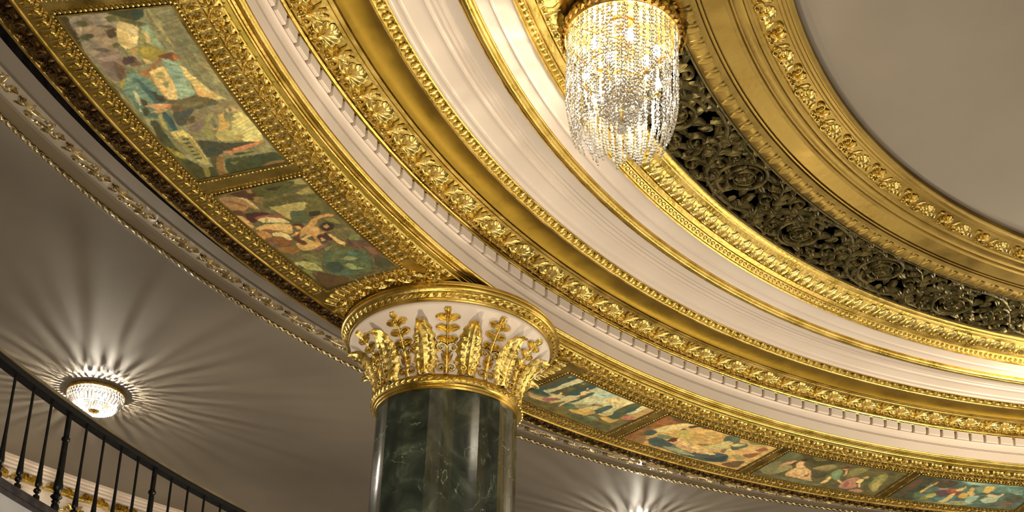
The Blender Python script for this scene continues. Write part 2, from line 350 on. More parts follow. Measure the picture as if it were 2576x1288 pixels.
b.v = [(x * 1.18, y * 1.16 - .004, n_) for x, y, n_ in b.v]
shell_me = b.map(bend(1.4785, -4)).mesh('shell', M_['relief'])
b = MB()
for an, L in ((0, .135), (26, .130), (-26, .130), (53, .112), (-53, .112), (82, .086), (-82, .086)):
    petal(b, .008 * math.sin(R_(-an)), .032, -90 + an, L, .036, .020, 7, (0, 1, .5, 1, 0), an * .30, .25, 1.0)
for s in (-1, 1):
    spiral(b, s * .040, .060, .032, 1.3, 90 + s * 60, .015, .024, 14, s); boss(b, s * .040, .060, .011, .03, 7)
    spiral(b, s * .066, .094, .018, 1.0, 90, .010, .016, 9, -s)
boss(b, 0, .036, .020, .034); boss(b, 0, .088, .015, .02)
b.v = [(x * 1.18, y * 1.14 - .004, n_) for x, y, n_ in b.v]
palm_me = b.map(bend(1.4785, -4)).mesh('palmette', M_['relief'])
arr([('shell', shell_me), ('palmette', palm_me)], 155.95 - 42 * 1.45, 171.5, 1.45, 1.4780, 1.0582, shell_ring)

# small leaf band at the lip of the shell cornice
b = MB()
petal(b, 0, .040, -90, .075, .050, .016, 6, (0, .9, .45, 1, .45, .9, 0), 0, .3, 1.2)
petal(b, -.036, .036, -90, .070, .020, .018, 5, (0, 1, 0), 12, .3, .8)
spiral(b, .018, -.018, .014, .9, 0, .008, .014, 8)
leaf_me = b.map(bend(1.398, -8)).mesh('lip_leaf', M_['relief'])
arr([('lip_leaf', leaf_me)], A0, A1, .72, 1.3990, 1.0652, shell_ring)

# egg ring: waterleaf tongues and beads
b = MB()
petal(b, 0, .068, -90, .140, .128, .011, 7, (0, .75, .95, .4, .95, .75, 0), 0, .4, 1.3)
petal(b, .083, .066, -90, .125, .040, .011, 5, (0, 1, 0), 0, .3, .8)
spiral(b, -.028, .045, .018, .9, 200, .009, .012, 9); spiral(b, .028, .045, .018, .9, -20, .009, .012, 9, -1)
tongue_me = b.map(bend(1.2150, -6)).mesh('water_leaf', M_['relief'])
arr([('water_leaf', tongue_me)], A0, 170, 1.395, 1.2150, 1.0740, egg_ring)
b = MB(); boss(b, 0, 0, .0225, .020, 8); b2 = MB()
bead_me = b.map(bend(1.2437, -17)).mesh('bead', M_['relief'])
arr([('bead', bead_me)], A0, 168, .46, 1.2437, 1.0697, egg_ring)
# leaf torus beside the grille, faint
b = MB()
petal(b, 0, -.050, 90, .11, .095, .0045, 6, (0, .8, 1, .5, 1, .8, 0), 0, .35, 1.2); petal(b, .065, -.05, 90, .1, .022, .0045, 5, (0, 1, 0))
tl_me = b.map(bend(1.0690, 0)).mesh('torus_leaf', M_['dullgold'])
arr([('torus_leaf', tl_me)], 112, 172, 1.55, 1.0690, 1.07715, inner_ring)
# rosette frieze of the inner ring
b = MB()
fan(b, 0, .016, .078, 9, 130, .026)
for k in range(5): petal(b, 0, .016, 90 + (k - 2) * 36, .050, .026, .022, 5, (0, 1, .5, 1, 0))
boss(b, 0, .014, .020, .034); spiral(b, -.034, .046, .022, 1, 0, .011, .018, 10, 1)
spiral(b, .095, .03, .052, .75, 150, .015, .020, 12, -1, .3); petal(b, .105, -.055, 60, .08, .026, .02, 5); petal(b, -.095, .05, -60, .07, .026, .018, 5); boss(b, .10, .02, .013, .02, 6)
ros1 = b.map(bend(.981)).mesh('rosette', M_['relief'])
b = MB()
for k in range(9): petal(b, 0, -.004, 270 + (k - 4) * 32, .066 if abs(k - 4) < 4 else .05, .034, .026, 5, (0, 1, .5, 1, 0), (k - 4) * 8, .35, 1.2)
boss(b, 0, .0, .018, .034); spiral(b, .040, .044, .026, 1, 180, .013, .020, 10, -1); spiral(b, -.040, .044, .026, 1, 0, .013, .020, 10, 1)
spiral(b, .100, -.03, .050, .8, 160, .015, .020, 12, 1, .25); petal(b, .11, .055, -60, .08, .026, .02, 5); boss(b, -.10, .045, .012, .02, 6)
ros2 = b.map(bend(.981)).mesh('fan_flower', M_['relief'])
arr([('rosette', ros1), ('fan_flower', ros2)], 143.25 - 12 * 2.42, 165, 2.42, .9812, 1.0874, inner_ring)

# leaf and dart of the painting frames
def dart_mesh(rref, sgn, name):
    b = MB()
    petal(b, .012, sgn * .002, sgn * 90, .060, .030, .015, 5, (0, 1, .7, 1, 0), 0, .25, .9)
    boss(b, -.012, sgn * -.044, .0145, .017, 7)
    for an, L in ((sgn * 90 - 46, .044), (sgn * 90 + 46, .044), (sgn * 90 - 18, .052), (sgn * 90 + 18, .052)): petal(b, .012, sgn * -.030, an, L, .016, .014, 4, (0, 1, 0), 0, .25)
    spiral(b, .032, sgn * -.044, .014, .9, 0, .010, .013, 7)
    petal(b, -.040, sgn * -.052, sgn * 90, .114, .017, .012, 3, (0, 1, 0), 0, .6, .5)
    return b.map(bend(rref)).mesh(name, M_['relief'])
dart_in = dart_mesh(1.568, -1, 'dart_leaf'); dart_out = dart_mesh(1.737, 1, 'dart_leaf')
def gap(lo, hi): return lambda a: lo < a < hi
arr([('dart_leaf', dart_in)], A0, A1, .568, 1.5685, .9872, soffit, gap(134.6, 150.2))
arr([('dart_leaf', dart_out)], A0, A1, .568, 1.7365, .9858, soffit, gap(135.2, 149.6))
# scroll bands
def scroll_mesh(rref, name, mt, slope=0.):
    b = MB(); pr = (0, 1, .6, 1, 0)
    spiral(b, .050, .010, .052, 1.25, 100, .024, .018, 16, 1, .2); spiral(b, -.062, -.012, .046, 1.2, -80, .022, .018, 14, 1, .2)
    petal(b, .112, -.058, 160, .17, .036, .018, 8, pr, -34); petal(b, -.115, .060, -16, .17, .036, .018, 8, pr, -38)
    for x, y, a, L, w in ((.02, .034, 60, .05, .030), (-.115, -.03, 230, .05, .030), (.105, .02, 30, .055, .032), (-.01, -.04, 250, .045, .028), (.085, -.02, -50, .055, .030), (-.02, .012, 150, .05, .028), (.125, .055, 200, .05, .026), (-.128, .012, 120, .05, .028), (.02, -.052, 10, .05, .024), (-.05, .050, 190, .05, .024), (.118, -.012, 100, .045, .026)):
        petal(b, x, y, a, L, w, .018, 5, pr, 30, .3)
    for x, y, r in ((.050, .010, .017), (-.062, -.012, .016), (.120, .046, .013), (-.118, -.052, .013), (-.006, .0, .011), (.012, .056, .010)): boss(b, x, y, r, .023, 7)
    return b.map(bend(rref, slope)).mesh(name, mt)
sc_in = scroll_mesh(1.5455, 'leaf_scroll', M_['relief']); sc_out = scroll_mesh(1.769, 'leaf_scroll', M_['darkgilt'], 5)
arr([('leaf_scroll', sc_in)], A0, A1, 1.63, 1.5457, .9893, soffit, gap(137.4, 147.4))
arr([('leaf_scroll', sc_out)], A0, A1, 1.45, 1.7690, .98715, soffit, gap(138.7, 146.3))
# frame ends that bow round the capital
CA = 142.83; CC = (1.645 * S * math.cos(R_(CA)), 1.645 * S * math.sin(R_(CA)))
dart_end = dart_mesh(.197, 1, 'dart_leaf'); scr_end = scroll_mesh(.180, 'leaf_scroll', M_['relief'])
for side in (1, -1):
    base = CA + side * 90
    lathe('frame_ridge', [(.1868, .9866), (.1872, .9845), (.1892, .9845), (.1896, .9866)], M_['gold'], soffit, base - 26, base + 26, 40, CC[0], CC[1])
    for q in np.arange(-25, 25.1, 4.6): place('dart_leaf', dart_end, base + q, .1985, .9866, soffit, CC[0], CC[1])
    for q in np.arange(-28, 31, 14.2): place('leaf_scroll', scr_end, base + q, .1790, .9866, soffit, CC[0], CC[1])

# gallery cornice: rope and sprigs
b = MB(); n = 1800; k = 9; vs = []; fs = []; aa0, aa1 = 92., 176.
for i in range(n + 1):
    a = R_(aa0 + (aa1 - aa0) * i / n)
    for q in range(k):
        p = 2 * math.pi * q / k; tw = i * 2 * math.pi / 9
        rr = .0034 * (1 + .24 * math.cos(2 * p - tw)); r = 1.9268 + rr * math.cos(p); h = 1.0330 + rr * math.sin(p)
        vs.append((r * S * math.cos(a), r * S * math.sin(a), ZH(h)))
for i in range(n):
    for q in range(k): q2 = (q + 1) % k; fs.append((i * k + q, (i + 1) * k + q, (i + 1) * k + q2, i * k + q2))
b.add(vs, fs); o = link('rope_moulding', b.mesh('rope_moulding', M_['silver'], True, 60)); o.parent = gal_cornice
def sprig_mesh(v):
    b = MB(); s = 1 if v else -1
    petal(b, -.085, s * .035, -s * 22, .17, .030, .022, 8, (0, 1, .5, 1, 0), s * 40)
    petal(b, -.02, 0, s * 65, .075, .032, .022, 5); petal(b, .02, -.01, -s * 60, .075, .032, .022, 5); petal(b, .03, .02, s * 30, .085, .030, .02, 5); petal(b, -.05, .02, 180 + s * 40, .07, .026, .02, 5)
    spiral(b, .075, s * .03, .026, 1.1, 0, .012, .020, 11); spiral(b, -.055, -s * .035, .030, 1.1, 180, .013, .020, 11, -1)
    if v: petal(b, .05, -.05, 20, .08, .03, .022, 5); boss(b, 0, .045, .022, .026)
    b.v = [(x * 1.3, y * 1.3, n_ * 1.1) for x, y, n_ in b.v]
    return b.map(bend(1.878, 12)).mesh('leaf_sprig', M_['silver'])
arr([('leaf_sprig', sprig_mesh(0)), ('leaf_sprig', sprig_mesh(1))], 158.6 - 42 * 1.472, 172, 1.472, 1.8775, 1.0290, gal_cornice)
# back wall cornice leaves
b = MB()
for i in range(9):
    t = i / 8; an = R_(-70 + 200 * t); petal(b, -.20 + .40 * t, -.045 + .012 * math.sin(t * 9), 62 + 60 * t, .105 + .02 * math.sin(i * 2.1), .062, .05, 5, (0, 1, .4, 1, 0), 10)
ribbon(b, [(-.24, -.05), (-.08, -.035), (.08, -.04), (.22, -.055)], .05, .04)
cl = MB(); cl.v = [(-.02 - n_, -x, y) for x, y, n_ in b.v]; cl.f = b.f
cl = cl.mesh('cornice_leaf', M_['relief'])
for a in arange(126.2, 172, 1.62): place('cornice_leaf', cl, a, 2.845, 1.0105, wall_back)
b = MB()
for s in (-1, 1):
    spiral(b, s * .10, 0, .075, 1.2, 90, .03, .03, 14, s); petal(b, s * .02, -.02, 90 - s * 40, .14, .05, .03, 5); petal(b, s * .14, -.04, 90 - s * 90, .16, .04, .03, 5)
boss(b, 0, .0, .04, .05)
cl2 = MB(); cl2.v = [(-.02 - n_, -x, y) for x, y, n_ in b.v]; cl2.f = b.f; cl2 = cl2.mesh('panel_scroll', M_['relief'])
for a in arange(128.4, 150, 2.9): place('panel_scroll', cl2, a, 2.848, .9760, wall_back)
PAINT={
1:(170.4,159.95,[
([(0.005,1.07),(-0.014,-0.01),(0.975,-0.019),(1.013,1.015)],(134,132,94)),
([(0.0,0.278),(-0.004,-0.001),(0.308,-0.018),(0.286,0.236)],(122,120,88)),
([(0.251,0.105),(0.308,-0.018),(0.533,-0.055),(0.447,0.042)],(150,140,96)),
([(0.097,0.38),(0.072,0.292),(0.144,0.29),(0.245,0.319),(0.29,0.24),(0.316,0.293),(0.307,0.408),(0.219,0.406)],(136,160,132)),
([(0.276,0.374),(0.314,0.276),(0.403,0.285),(0.472,0.311),(0.506,0.344),(0.509,0.523),(0.41,0.423),(0.341,0.419)],(140,170,150)),
([(0.01,0.225),(0.02,0.2),(0.091,0.195),(0.187,0.208),(0.244,0.21),(0.214,0.223),(0.153,0.231),(0.071,0.239)],(166,154,98)),
([(0.318,0.281),(0.336,0.246),(0.378,0.223),(0.453,0.19),(0.511,0.135),(0.548,0.063),(0.542,0.172),(0.514,0.263),(0.454,0.289)],(220,196,126)),
([(0.435,0.267),(0.48,0.231),(0.515,0.198),(0.538,0.184),(0.51,0.3),(0.483,0.308)],(236,180,104)),
([(0.459,0.181),(0.488,0.15),(0.527,0.13),(0.517,0.176)],(230,178,100)),
([(0.056,0.541),(0.07,0.46),(0.097,0.387),(0.134,0.437),(0.192,0.52),(0.204,0.612),(0.173,0.659),(0.122,0.612)],(214,186,122)),
([(0.102,0.512),(0.098,0.433),(0.125,0.441),(0.176,0.493),(0.182,0.538),(0.15,0.538)],(234,208,152)),
([(0.134,0.437),(0.138,0.374),(0.18,0.436),(0.185,0.489)],(150,152,100)),
([(0.11,0.394),(0.125,0.366),(0.162,0.363),(0.187,0.399),(0.18,0.429),(0.147,0.383)],(228,186,110)),
([(0.024,0.94),(0.008,0.779),(0.004,0.613),(0.043,0.541),(0.114,0.602),(0.198,0.697),(0.218,0.675),(0.278,0.768),(0.26,0.999),(0.212,1.005),(0.144,0.953),(0.091,0.952),(0.049,0.943)],(140,124,108)),
([(0.216,0.925),(0.189,0.781),(0.231,0.71),(0.287,0.725),(0.338,0.808),(0.366,0.936),(0.306,0.967)],(132,110,100)),
([(0.036,0.881),(0.036,0.8),(0.059,0.783),(0.068,0.84),(0.056,0.892)],(86,80,44)),
([(0.106,0.933),(0.099,0.833),(0.114,0.806),(0.139,0.899),(0.123,0.94)],(74,80,50)),
([(0.099,0.69),(0.085,0.575),(0.13,0.622),(0.139,0.7)],(82,62,40)),
([(0.065,0.746),(0.071,0.648),(0.084,0.582),(0.085,0.666)],(92,82,48)),
([(0.029,0.621),(0.027,0.522),(0.056,0.534),(0.06,0.62)],(104,98,50)),
([(0.169,0.722),(0.159,0.657),(0.178,0.65),(0.191,0.72)],(92,96,58)),
([(0.177,0.919),(0.18,0.814),(0.203,0.75),(0.198,0.853)],(96,88,74)),
([(0.067,0.921),(0.067,0.853),(0.106,0.919),(0.092,0.945)],(174,154,134)),
([(0.225,0.951),(0.225,0.826),(0.216,0.704),(0.242,0.722),(0.254,0.879)],(162,138,130)),
([(0.126,0.884),(0.121,0.755),(0.137,0.728),(0.142,0.843)],(164,144,120)),
([(0.004,1.02),(0.006,0.911),(0.062,0.937),(0.109,0.945),(0.177,0.989),(0.229,1.027),(0.218,1.052),(0.156,1.038),(0.078,1.033)],(62,54,32)),
([(0.302,1.01),(0.336,1.008),(0.391,0.987),(0.44,0.989),(0.447,1.024),(0.396,1.043)],(78,74,40)),
([(0.007,0.572),(0.002,0.435),(-0.004,0.246),(0.037,0.277),(0.053,0.308),(0.066,0.382),(0.054,0.435),(0.037,0.49),(0.026,0.536)],(66,66,36)),
([(0.019,0.366),(0.004,0.255),(0.041,0.288),(0.062,0.37),(0.043,0.393)],(50,72,56)),
([(0.036,0.511),(0.05,0.43),(0.072,0.352),(0.088,0.287),(0.095,0.377),(0.074,0.458),(0.053,0.516)],(96,88,46)),
([(0.249,0.732),(0.235,0.66),(0.244,0.601),(0.264,0.594),(0.282,0.664),(0.281,0.742)],(84,60,58)),
([(0.273,0.653),(0.27,0.578),(0.285,0.572),(0.295,0.624),(0.294,0.688)],(120,84,66)),
([(0.247,0.816),(0.268,0.781),(0.303,0.755),(0.346,0.82),(0.36,0.887),(0.314,0.865)],(104,82,68)),
([(0.21,0.625),(0.193,0.539),(0.19,0.427),(0.201,0.364),(0.227,0.332),(0.239,0.299),(0.254,0.348),(0.272,0.424),(0.272,0.493),(0.253,0.549),(0.23,0.537),(0.222,0.589)],(154,140,56)),
([(0.209,0.511),(0.202,0.411),(0.214,0.379),(0.239,0.423),(0.241,0.519)],(184,164,62)),
([(0.214,0.626),(0.197,0.544),(0.204,0.513),(0.227,0.58),(0.26,0.581),(0.235,0.605)],(190,154,92)),
([(0.255,0.552),(0.266,0.51),(0.283,0.475),(0.297,0.533),(0.277,0.547)],(218,182,106)),
([(0.365,0.642),(0.35,0.655),(0.319,0.56),(0.288,0.466),(0.271,0.383),(0.289,0.396),(0.303,0.461),(0.318,0.518),(0.338,0.575)],(168,106,56)),
([(0.343,0.694),(0.324,0.621),(0.307,0.536),(0.331,0.598),(0.35,0.662)],(178,112,60)),
([(0.324,0.558),(0.321,0.482),(0.331,0.479),(0.338,0.543)],(210,142,72)),
([(0.255,0.403),(0.249,0.357),(0.242,0.257),(0.264,0.227),(0.287,0.245),(0.294,0.301),(0.28,0.331),(0.272,0.369),(0.269,0.411)],(120,74,46)),
([(0.252,0.253),(0.264,0.227),(0.289,0.249),(0.294,0.292),(0.273,0.292)],(178,110,58)),
([(0.333,0.569),(0.32,0.489),(0.312,0.416),(0.345,0.424),(0.4,0.427),(0.438,0.45),(0.506,0.506),(0.498,0.609),(0.454,0.61),(0.405,0.596),(0.352,0.577)],(236,198,124)),
([(0.35,0.542),(0.337,0.462),(0.363,0.453),(0.383,0.503),(0.374,0.548)],(164,160,104)),
([(0.404,0.546),(0.394,0.492),(0.406,0.467),(0.436,0.536),(0.421,0.534)],(136,146,104)),
([(0.338,0.575),(0.349,0.557),(0.406,0.581),(0.466,0.592),(0.497,0.599),(0.485,0.616),(0.429,0.61)],(222,168,88)),
([(0.357,0.866),(0.351,0.825),(0.369,0.842),(0.397,0.913),(0.395,0.935)],(190,156,54)),
([(0.313,0.759),(0.318,0.694),(0.35,0.655),(0.382,0.631),(0.423,0.619),(0.465,0.607),(0.528,0.623),(0.508,0.832),(0.5,0.906),(0.454,0.943),(0.405,0.94),(0.39,0.886)],(106,138,122)),
([(0.349,0.734),(0.396,0.698),(0.438,0.672),(0.49,0.673),(0.522,0.682),(0.516,0.742),(0.442,0.743),(0.392,0.749)],(64,98,106)),
([(0.334,0.788),(0.353,0.796),(0.371,0.821),(0.352,0.809)],(192,192,152)),
([(0.384,0.78),(0.414,0.779),(0.415,0.797)],(192,188,142)),
([(0.423,0.849),(0.444,0.836),(0.472,0.858),(0.46,0.876)],(198,186,134)),
([(0.455,0.91),(0.472,0.833),(0.506,0.796),(0.568,0.813),(0.6,0.755),(0.682,0.756),(0.676,0.81),(0.599,0.822),(0.583,0.921),(0.543,0.958)],(88,124,114)),
([(0.528,0.733),(0.567,0.71),(0.611,0.701),(0.683,0.749),(0.673,0.787),(0.603,0.777)],(50,84,98)),
([(0.416,0.84),(0.437,0.827),(0.491,0.851),(0.512,0.897),(0.472,0.884)],(198,192,152)),
([(0.516,0.911),(0.542,0.921),(0.542,0.942)],(196,188,150)),
([(0.585,0.958),(0.617,0.953),(0.646,0.942),(0.629,0.97)],(178,182,142)),
([(0.437,0.686),(0.446,0.641),(0.459,0.666),(0.481,0.603),(0.505,0.618),(0.509,0.682),(0.476,0.705)],(64,66,54)),
([(0.466,0.842),(0.486,0.793),(0.516,0.801),(0.525,0.873)],(88,78,56)),
([(0.527,0.909),(0.523,0.836),(0.562,0.873),(0.577,0.93)],(70,74,48)),
([(0.503,0.615),(0.508,0.513),(0.502,0.406),(0.496,0.332),(0.515,0.273),(0.517,0.233),(0.55,0.173),(0.568,0.179),(0.571,0.308),(0.579,0.487),(0.595,0.645),(0.543,0.634)],(106,96,62)),
([(0.531,0.492),(0.535,0.347),(0.549,0.314),(0.559,0.427),(0.559,0.529)],(130,124,78)),
([(0.544,0.258),(0.55,0.199),(0.57,0.214),(0.559,0.268)],(76,86,84)),
([(0.552,0.647),(0.548,0.531),(0.57,0.526),(0.57,0.628)],(114,84,56)),
([(0.572,0.665),(0.57,0.526),(0.574,0.43),(0.617,0.537),(0.661,0.648),(0.654,0.708)],(74,80,74)),
([(0.589,0.5),(0.579,0.234),(0.591,0.165),(0.63,0.264),(0.682,0.451),(0.71,0.61),(0.691,0.672)],(140,124,90)),
([(0.666,0.602),(0.65,0.442),(0.699,0.507),(0.708,0.625),(0.684,0.636)],(128,108,98)),
([(0.624,0.58),(0.608,0.473),(0.656,0.537),(0.656,0.589)],(104,90,50)),
([(0.642,0.415),(0.605,0.299),(0.622,0.288),(0.664,0.41),(0.698,0.514),(0.758,0.587),(0.775,0.487),(0.707,0.431)],(154,150,86)),
([(0.63,0.271),(0.617,0.187),(0.655,0.243),(0.687,0.214),(0.744,0.313),(0.776,0.434),(0.734,0.396),(0.676,0.304)],(214,170,90)),
([(0.73,0.427),(0.721,0.31),(0.754,0.229),(0.809,0.212),(0.79,0.462)],(186,172,98)),
([(0.65,0.143),(0.622,0.034),(0.682,0.003),(0.782,-0.004),(0.837,0.063),(0.811,0.267),(0.747,0.29)],(212,200,124)),
([(0.769,0.301),(0.768,0.212),(0.794,0.192),(0.805,0.295)],(172,154,88)),
([(0.703,0.417),(0.704,0.357),(0.721,0.414)],(216,162,100)),
([(0.661,0.242),(0.649,0.15),(0.679,0.128),(0.682,0.208)],(148,148,88)),
([(0.679,0.377),(0.684,0.339),(0.707,0.379),(0.699,0.403)],(102,104,96)),
([(0.596,0.171),(0.603,0.011),(0.631,0.053),(0.625,0.163)],(194,162,100)),
([(0.6,0.134),(0.604,0.104),(0.624,0.129),(0.623,0.144)],(108,104,96)),
([(0.602,0.069),(0.604,0.036),(0.616,0.056)],(108,104,96)),
([(0.63,0.22),(0.626,0.156),(0.643,0.202)],(104,106,90)),
([(0.562,0.188),(0.563,-0.034),(0.585,-0.03),(0.583,0.189)],(142,118,84)),
([(0.542,0.147),(0.543,0.099),(0.561,0.088),(0.554,0.145)],(112,122,108)),
([(0.513,0.864),(0.507,0.814),(0.513,0.687),(0.525,0.602),(0.535,0.607),(0.542,0.693),(0.544,0.781),(0.53,0.795)],(226,164,114)),
([(0.521,0.631),(0.528,0.598),(0.542,0.624),(0.536,0.659)],(226,108,88)),
([(0.553,0.869),(0.544,0.781),(0.545,0.671),(0.555,0.676),(0.564,0.74),(0.56,0.802)],(208,164,98)),
([(0.57,0.79),(0.569,0.746),(0.596,0.793),(0.675,0.825),(0.66,0.857),(0.607,0.843)],(178,162,82)),
([(0.594,0.919),(0.605,0.865),(0.647,0.874),(0.708,0.926),(0.753,0.948),(0.742,1.041),(0.67,0.969)],(70,72,42)),
([(0.643,0.891),(0.708,0.898),(0.77,0.899),(0.856,0.909),(0.901,0.837),(0.956,0.883),(1.01,0.947),(1.004,1.015),(0.914,1.025),(0.821,1.012),(0.705,0.982)],(80,84,42)),
([(0.755,0.985),(0.795,0.936),(0.829,0.895),(0.856,0.909),(0.845,0.956),(0.798,1.005)],(164,146,48)),
([(0.863,0.948),(0.899,0.853),(0.938,0.836),(0.927,0.727),(1.0,0.741),(1.014,0.935),(0.978,0.994)],(64,68,36)),
([(0.925,0.836),(0.939,0.781),(0.987,0.836),(0.991,0.899)],(126,124,60)),
([(0.752,0.658),(0.768,0.573),(0.791,0.479),(0.824,0.256),(0.833,0.09),(0.839,0.186),(0.851,0.38),(0.859,0.501),(0.886,0.667),(0.858,0.7),(0.791,0.676)],(70,70,52)),
([(0.798,0.614),(0.829,0.55),(0.865,0.6),(0.852,0.655)],(54,70,54)),
([(0.862,0.669),(0.867,0.584),(0.937,0.649),(1.003,0.764),(0.927,0.727)],(88,84,46)),
([(0.877,0.599),(0.882,0.514),(0.919,0.603),(0.973,0.663),(1.013,0.67),(1.008,0.752),(0.931,0.696)],(146,106,52)),
([(0.9,0.558),(0.907,0.366),(0.912,0.19),(0.917,0.016),(0.979,-0.019),(0.976,0.183),(0.999,0.288),(1.008,0.64),(0.964,0.632)],(64,74,40)),
([(0.927,0.541),(0.929,0.433),(0.954,0.523)],(114,118,70)),
([(0.855,0.532),(0.845,0.373),(0.834,0.179),(0.836,0.026),(0.855,0.161),(0.869,0.332),(0.877,0.453)],(204,126,80)),
([(0.875,0.432),(0.882,0.278),(0.893,0.191),(0.894,0.329),(0.892,0.436)],(76,78,40)),
([(0.992,0.298),(0.975,0.145),(0.985,-0.029),(0.993,0.022)],(146,102,44)),
([(0.679,0.864),(0.679,0.661),(0.917,0.712),(0.904,0.823),(0.782,0.799)],(204,190,112)),
([(0.715,0.794),(0.715,0.71),(0.866,0.737),(0.868,0.825)],(150,144,86)),
([(0.733,0.781),(0.737,0.703),(0.745,0.728),(0.743,0.779)],(66,70,44)),
([(0.759,0.792),(0.763,0.713),(0.77,0.745),(0.767,0.79)],(66,70,44)),
([(0.784,0.798),(0.788,0.721),(0.796,0.751),(0.793,0.799)],(66,70,44)),
([(0.813,0.815),(0.815,0.727),(0.823,0.768),(0.819,0.816)],(66,70,44)),
([(0.836,0.822),(0.838,0.731),(0.846,0.77),(0.843,0.823)],(66,70,44)),
([(0.862,0.83),(0.863,0.735),(0.871,0.77),(0.868,0.829)],(66,70,44)),
([(0.689,0.791),(0.688,0.776),(0.877,0.834),(0.876,0.855)],(146,134,72)),
([(0.714,0.697),(0.715,0.686),(0.893,0.733),(0.894,0.748)],(156,120,66)),
]),
2:(158.75,149.95,[
([(-0.014,1.021),(-0.028,-0.068),(0.989,-0.041),(1.026,0.95)],(104,96,58)),
([(-0.023,0.463),(-0.023,0.236),(-0.025,-0.012),(0.077,-0.022),(0.053,0.124),(0.017,0.101),(0.003,0.266),(0.013,0.431)],(154,146,82)),
([(0.088,-0.018),(0.156,-0.028),(0.162,0.114),(0.122,0.213)],(150,142,76)),
([(0.186,0.59),(0.193,0.339),(0.209,0.17),(0.274,0.269),(0.267,0.432),(0.332,0.495),(0.305,0.542),(0.26,0.554)],(178,162,90)),
([(0.017,0.591),(0.007,0.424),(0.006,0.25),(0.024,0.09),(0.056,0.155),(0.078,0.297),(0.094,0.472),(0.093,0.609)],(78,80,34)),
([(0.03,0.471),(0.036,0.305),(0.041,0.234),(0.067,0.4)],(56,46,24)),
([(0.079,0.512),(0.07,0.297),(0.067,0.092),(0.078,-0.025),(0.09,0.079),(0.099,0.225),(0.109,0.392),(0.118,0.562)],(82,86,40)),
([(0.148,0.62),(0.136,0.465),(0.127,0.297),(0.147,0.102),(0.161,0.162),(0.164,0.362),(0.182,0.524),(0.19,0.655)],(84,84,40)),
([(0.147,0.106),(0.172,-0.02),(0.288,-0.004),(0.358,0.039),(0.323,0.158),(0.328,0.305),(0.24,0.227)],(100,96,46)),
([(0.293,0.262),(0.313,0.125),(0.351,0.192),(0.338,0.298)],(60,54,26)),
([(0.386,0.195),(0.393,0.081),(0.468,0.07),(0.457,0.118),(0.411,0.164)],(136,128,50)),
([(0.251,0.431),(0.276,0.302),(0.331,0.289),(0.394,0.41),(0.356,0.506),(0.322,0.502)],(82,94,62)),
([(-0.01,0.879),(-0.013,0.63),(0.042,0.583),(0.093,0.609),(0.11,0.691),(0.066,0.713),(0.043,0.801)],(72,46,26)),
([(-0.012,0.622),(0.01,0.582),(0.052,0.615),(0.028,0.663)],(162,114,54)),
([(0.071,0.64),(0.098,0.537),(0.148,0.62),(0.129,0.676)],(140,112,60)),
([(0.026,0.987),(0.029,0.881),(0.073,0.721),(0.126,0.692),(0.189,0.705),(0.144,0.775),(0.18,0.885),(0.146,0.981),(0.081,0.991)],(168,122,74)),
([(0.047,0.825),(0.073,0.721),(0.123,0.708),(0.191,0.705),(0.133,0.741),(0.083,0.754)],(210,180,116)),
([(0.052,0.972),(0.081,0.852),(0.131,0.798),(0.147,0.8),(0.098,0.894)],(140,98,56)),
([(0.187,0.894),(0.211,0.723),(0.236,0.635),(0.254,0.76),(0.288,0.932),(0.237,0.934)],(74,36,28)),
([(0.145,0.989),(0.164,0.884),(0.223,0.924),(0.196,0.979)],(92,58,36)),
([(0.238,0.842),(0.237,0.717),(0.278,0.548),(0.305,0.552),(0.266,0.695),(0.271,0.846)],(156,78,62)),
([(0.263,0.845),(0.253,0.74),(0.266,0.695),(0.299,0.574),(0.358,0.545),(0.323,0.668),(0.298,0.801)],(226,208,146)),
([(0.267,0.758),(0.271,0.713),(0.298,0.759),(0.293,0.783)],(180,150,90)),
([(0.192,1.02),(0.191,0.961),(0.255,0.928),(0.305,0.933),(0.33,0.981),(0.275,0.998),(0.243,0.993)],(220,172,104)),
([(0.238,1.018),(0.284,0.999),(0.345,0.992),(0.391,1.06),(0.358,1.097),(0.261,1.072)],(210,166,90)),
([(0.329,0.983),(0.31,0.809),(0.336,0.637),(0.37,0.553),(0.442,0.632),(0.44,0.694),(0.409,0.715),(0.375,0.837)],(220,174,102)),
([(0.323,0.807),(0.343,0.667),(0.38,0.592),(0.401,0.662),(0.363,0.758)],(232,190,118)),
([(0.346,0.985),(0.358,0.834),(0.409,0.715),(0.412,0.741),(0.382,0.847)],(146,92,46)),
([(0.44,0.984),(0.438,0.778),(0.494,0.727),(0.539,0.77),(0.525,0.879),(0.512,0.981)],(140,86,40)),
([(0.466,1.032),(0.48,0.879),(0.511,0.989),(0.496,1.056)],(116,92,84)),
([(0.524,0.966),(0.553,0.79),(0.607,0.758),(0.617,0.882),(0.563,1.001)],(152,104,50)),
([(0.359,0.994),(0.364,0.885),(0.421,0.86),(0.436,0.902),(0.42,0.954),(0.451,1.008),(0.432,1.025)],(204,142,80)),
([(0.398,0.847),(0.404,0.73),(0.456,0.695),(0.498,0.719),(0.489,0.752),(0.445,0.787),(0.431,0.863)],(224,202,138)),
([(0.428,0.615),(0.449,0.559),(0.491,0.616),(0.533,0.674),(0.505,0.72)],(104,58,28)),
([(0.459,0.691),(0.437,0.564),(0.455,0.573),(0.471,0.674)],(226,186,114)),
([(0.365,0.546),(0.375,0.46),(0.411,0.443),(0.434,0.492),(0.41,0.497),(0.387,0.559)],(90,52,28)),
([(0.383,0.544),(0.398,0.491),(0.426,0.505),(0.423,0.565)],(208,154,88)),
([(0.435,0.54),(0.407,0.42),(0.404,0.353),(0.446,0.324),(0.484,0.353),(0.521,0.444),(0.496,0.474),(0.482,0.54),(0.492,0.618)],(208,154,88)),
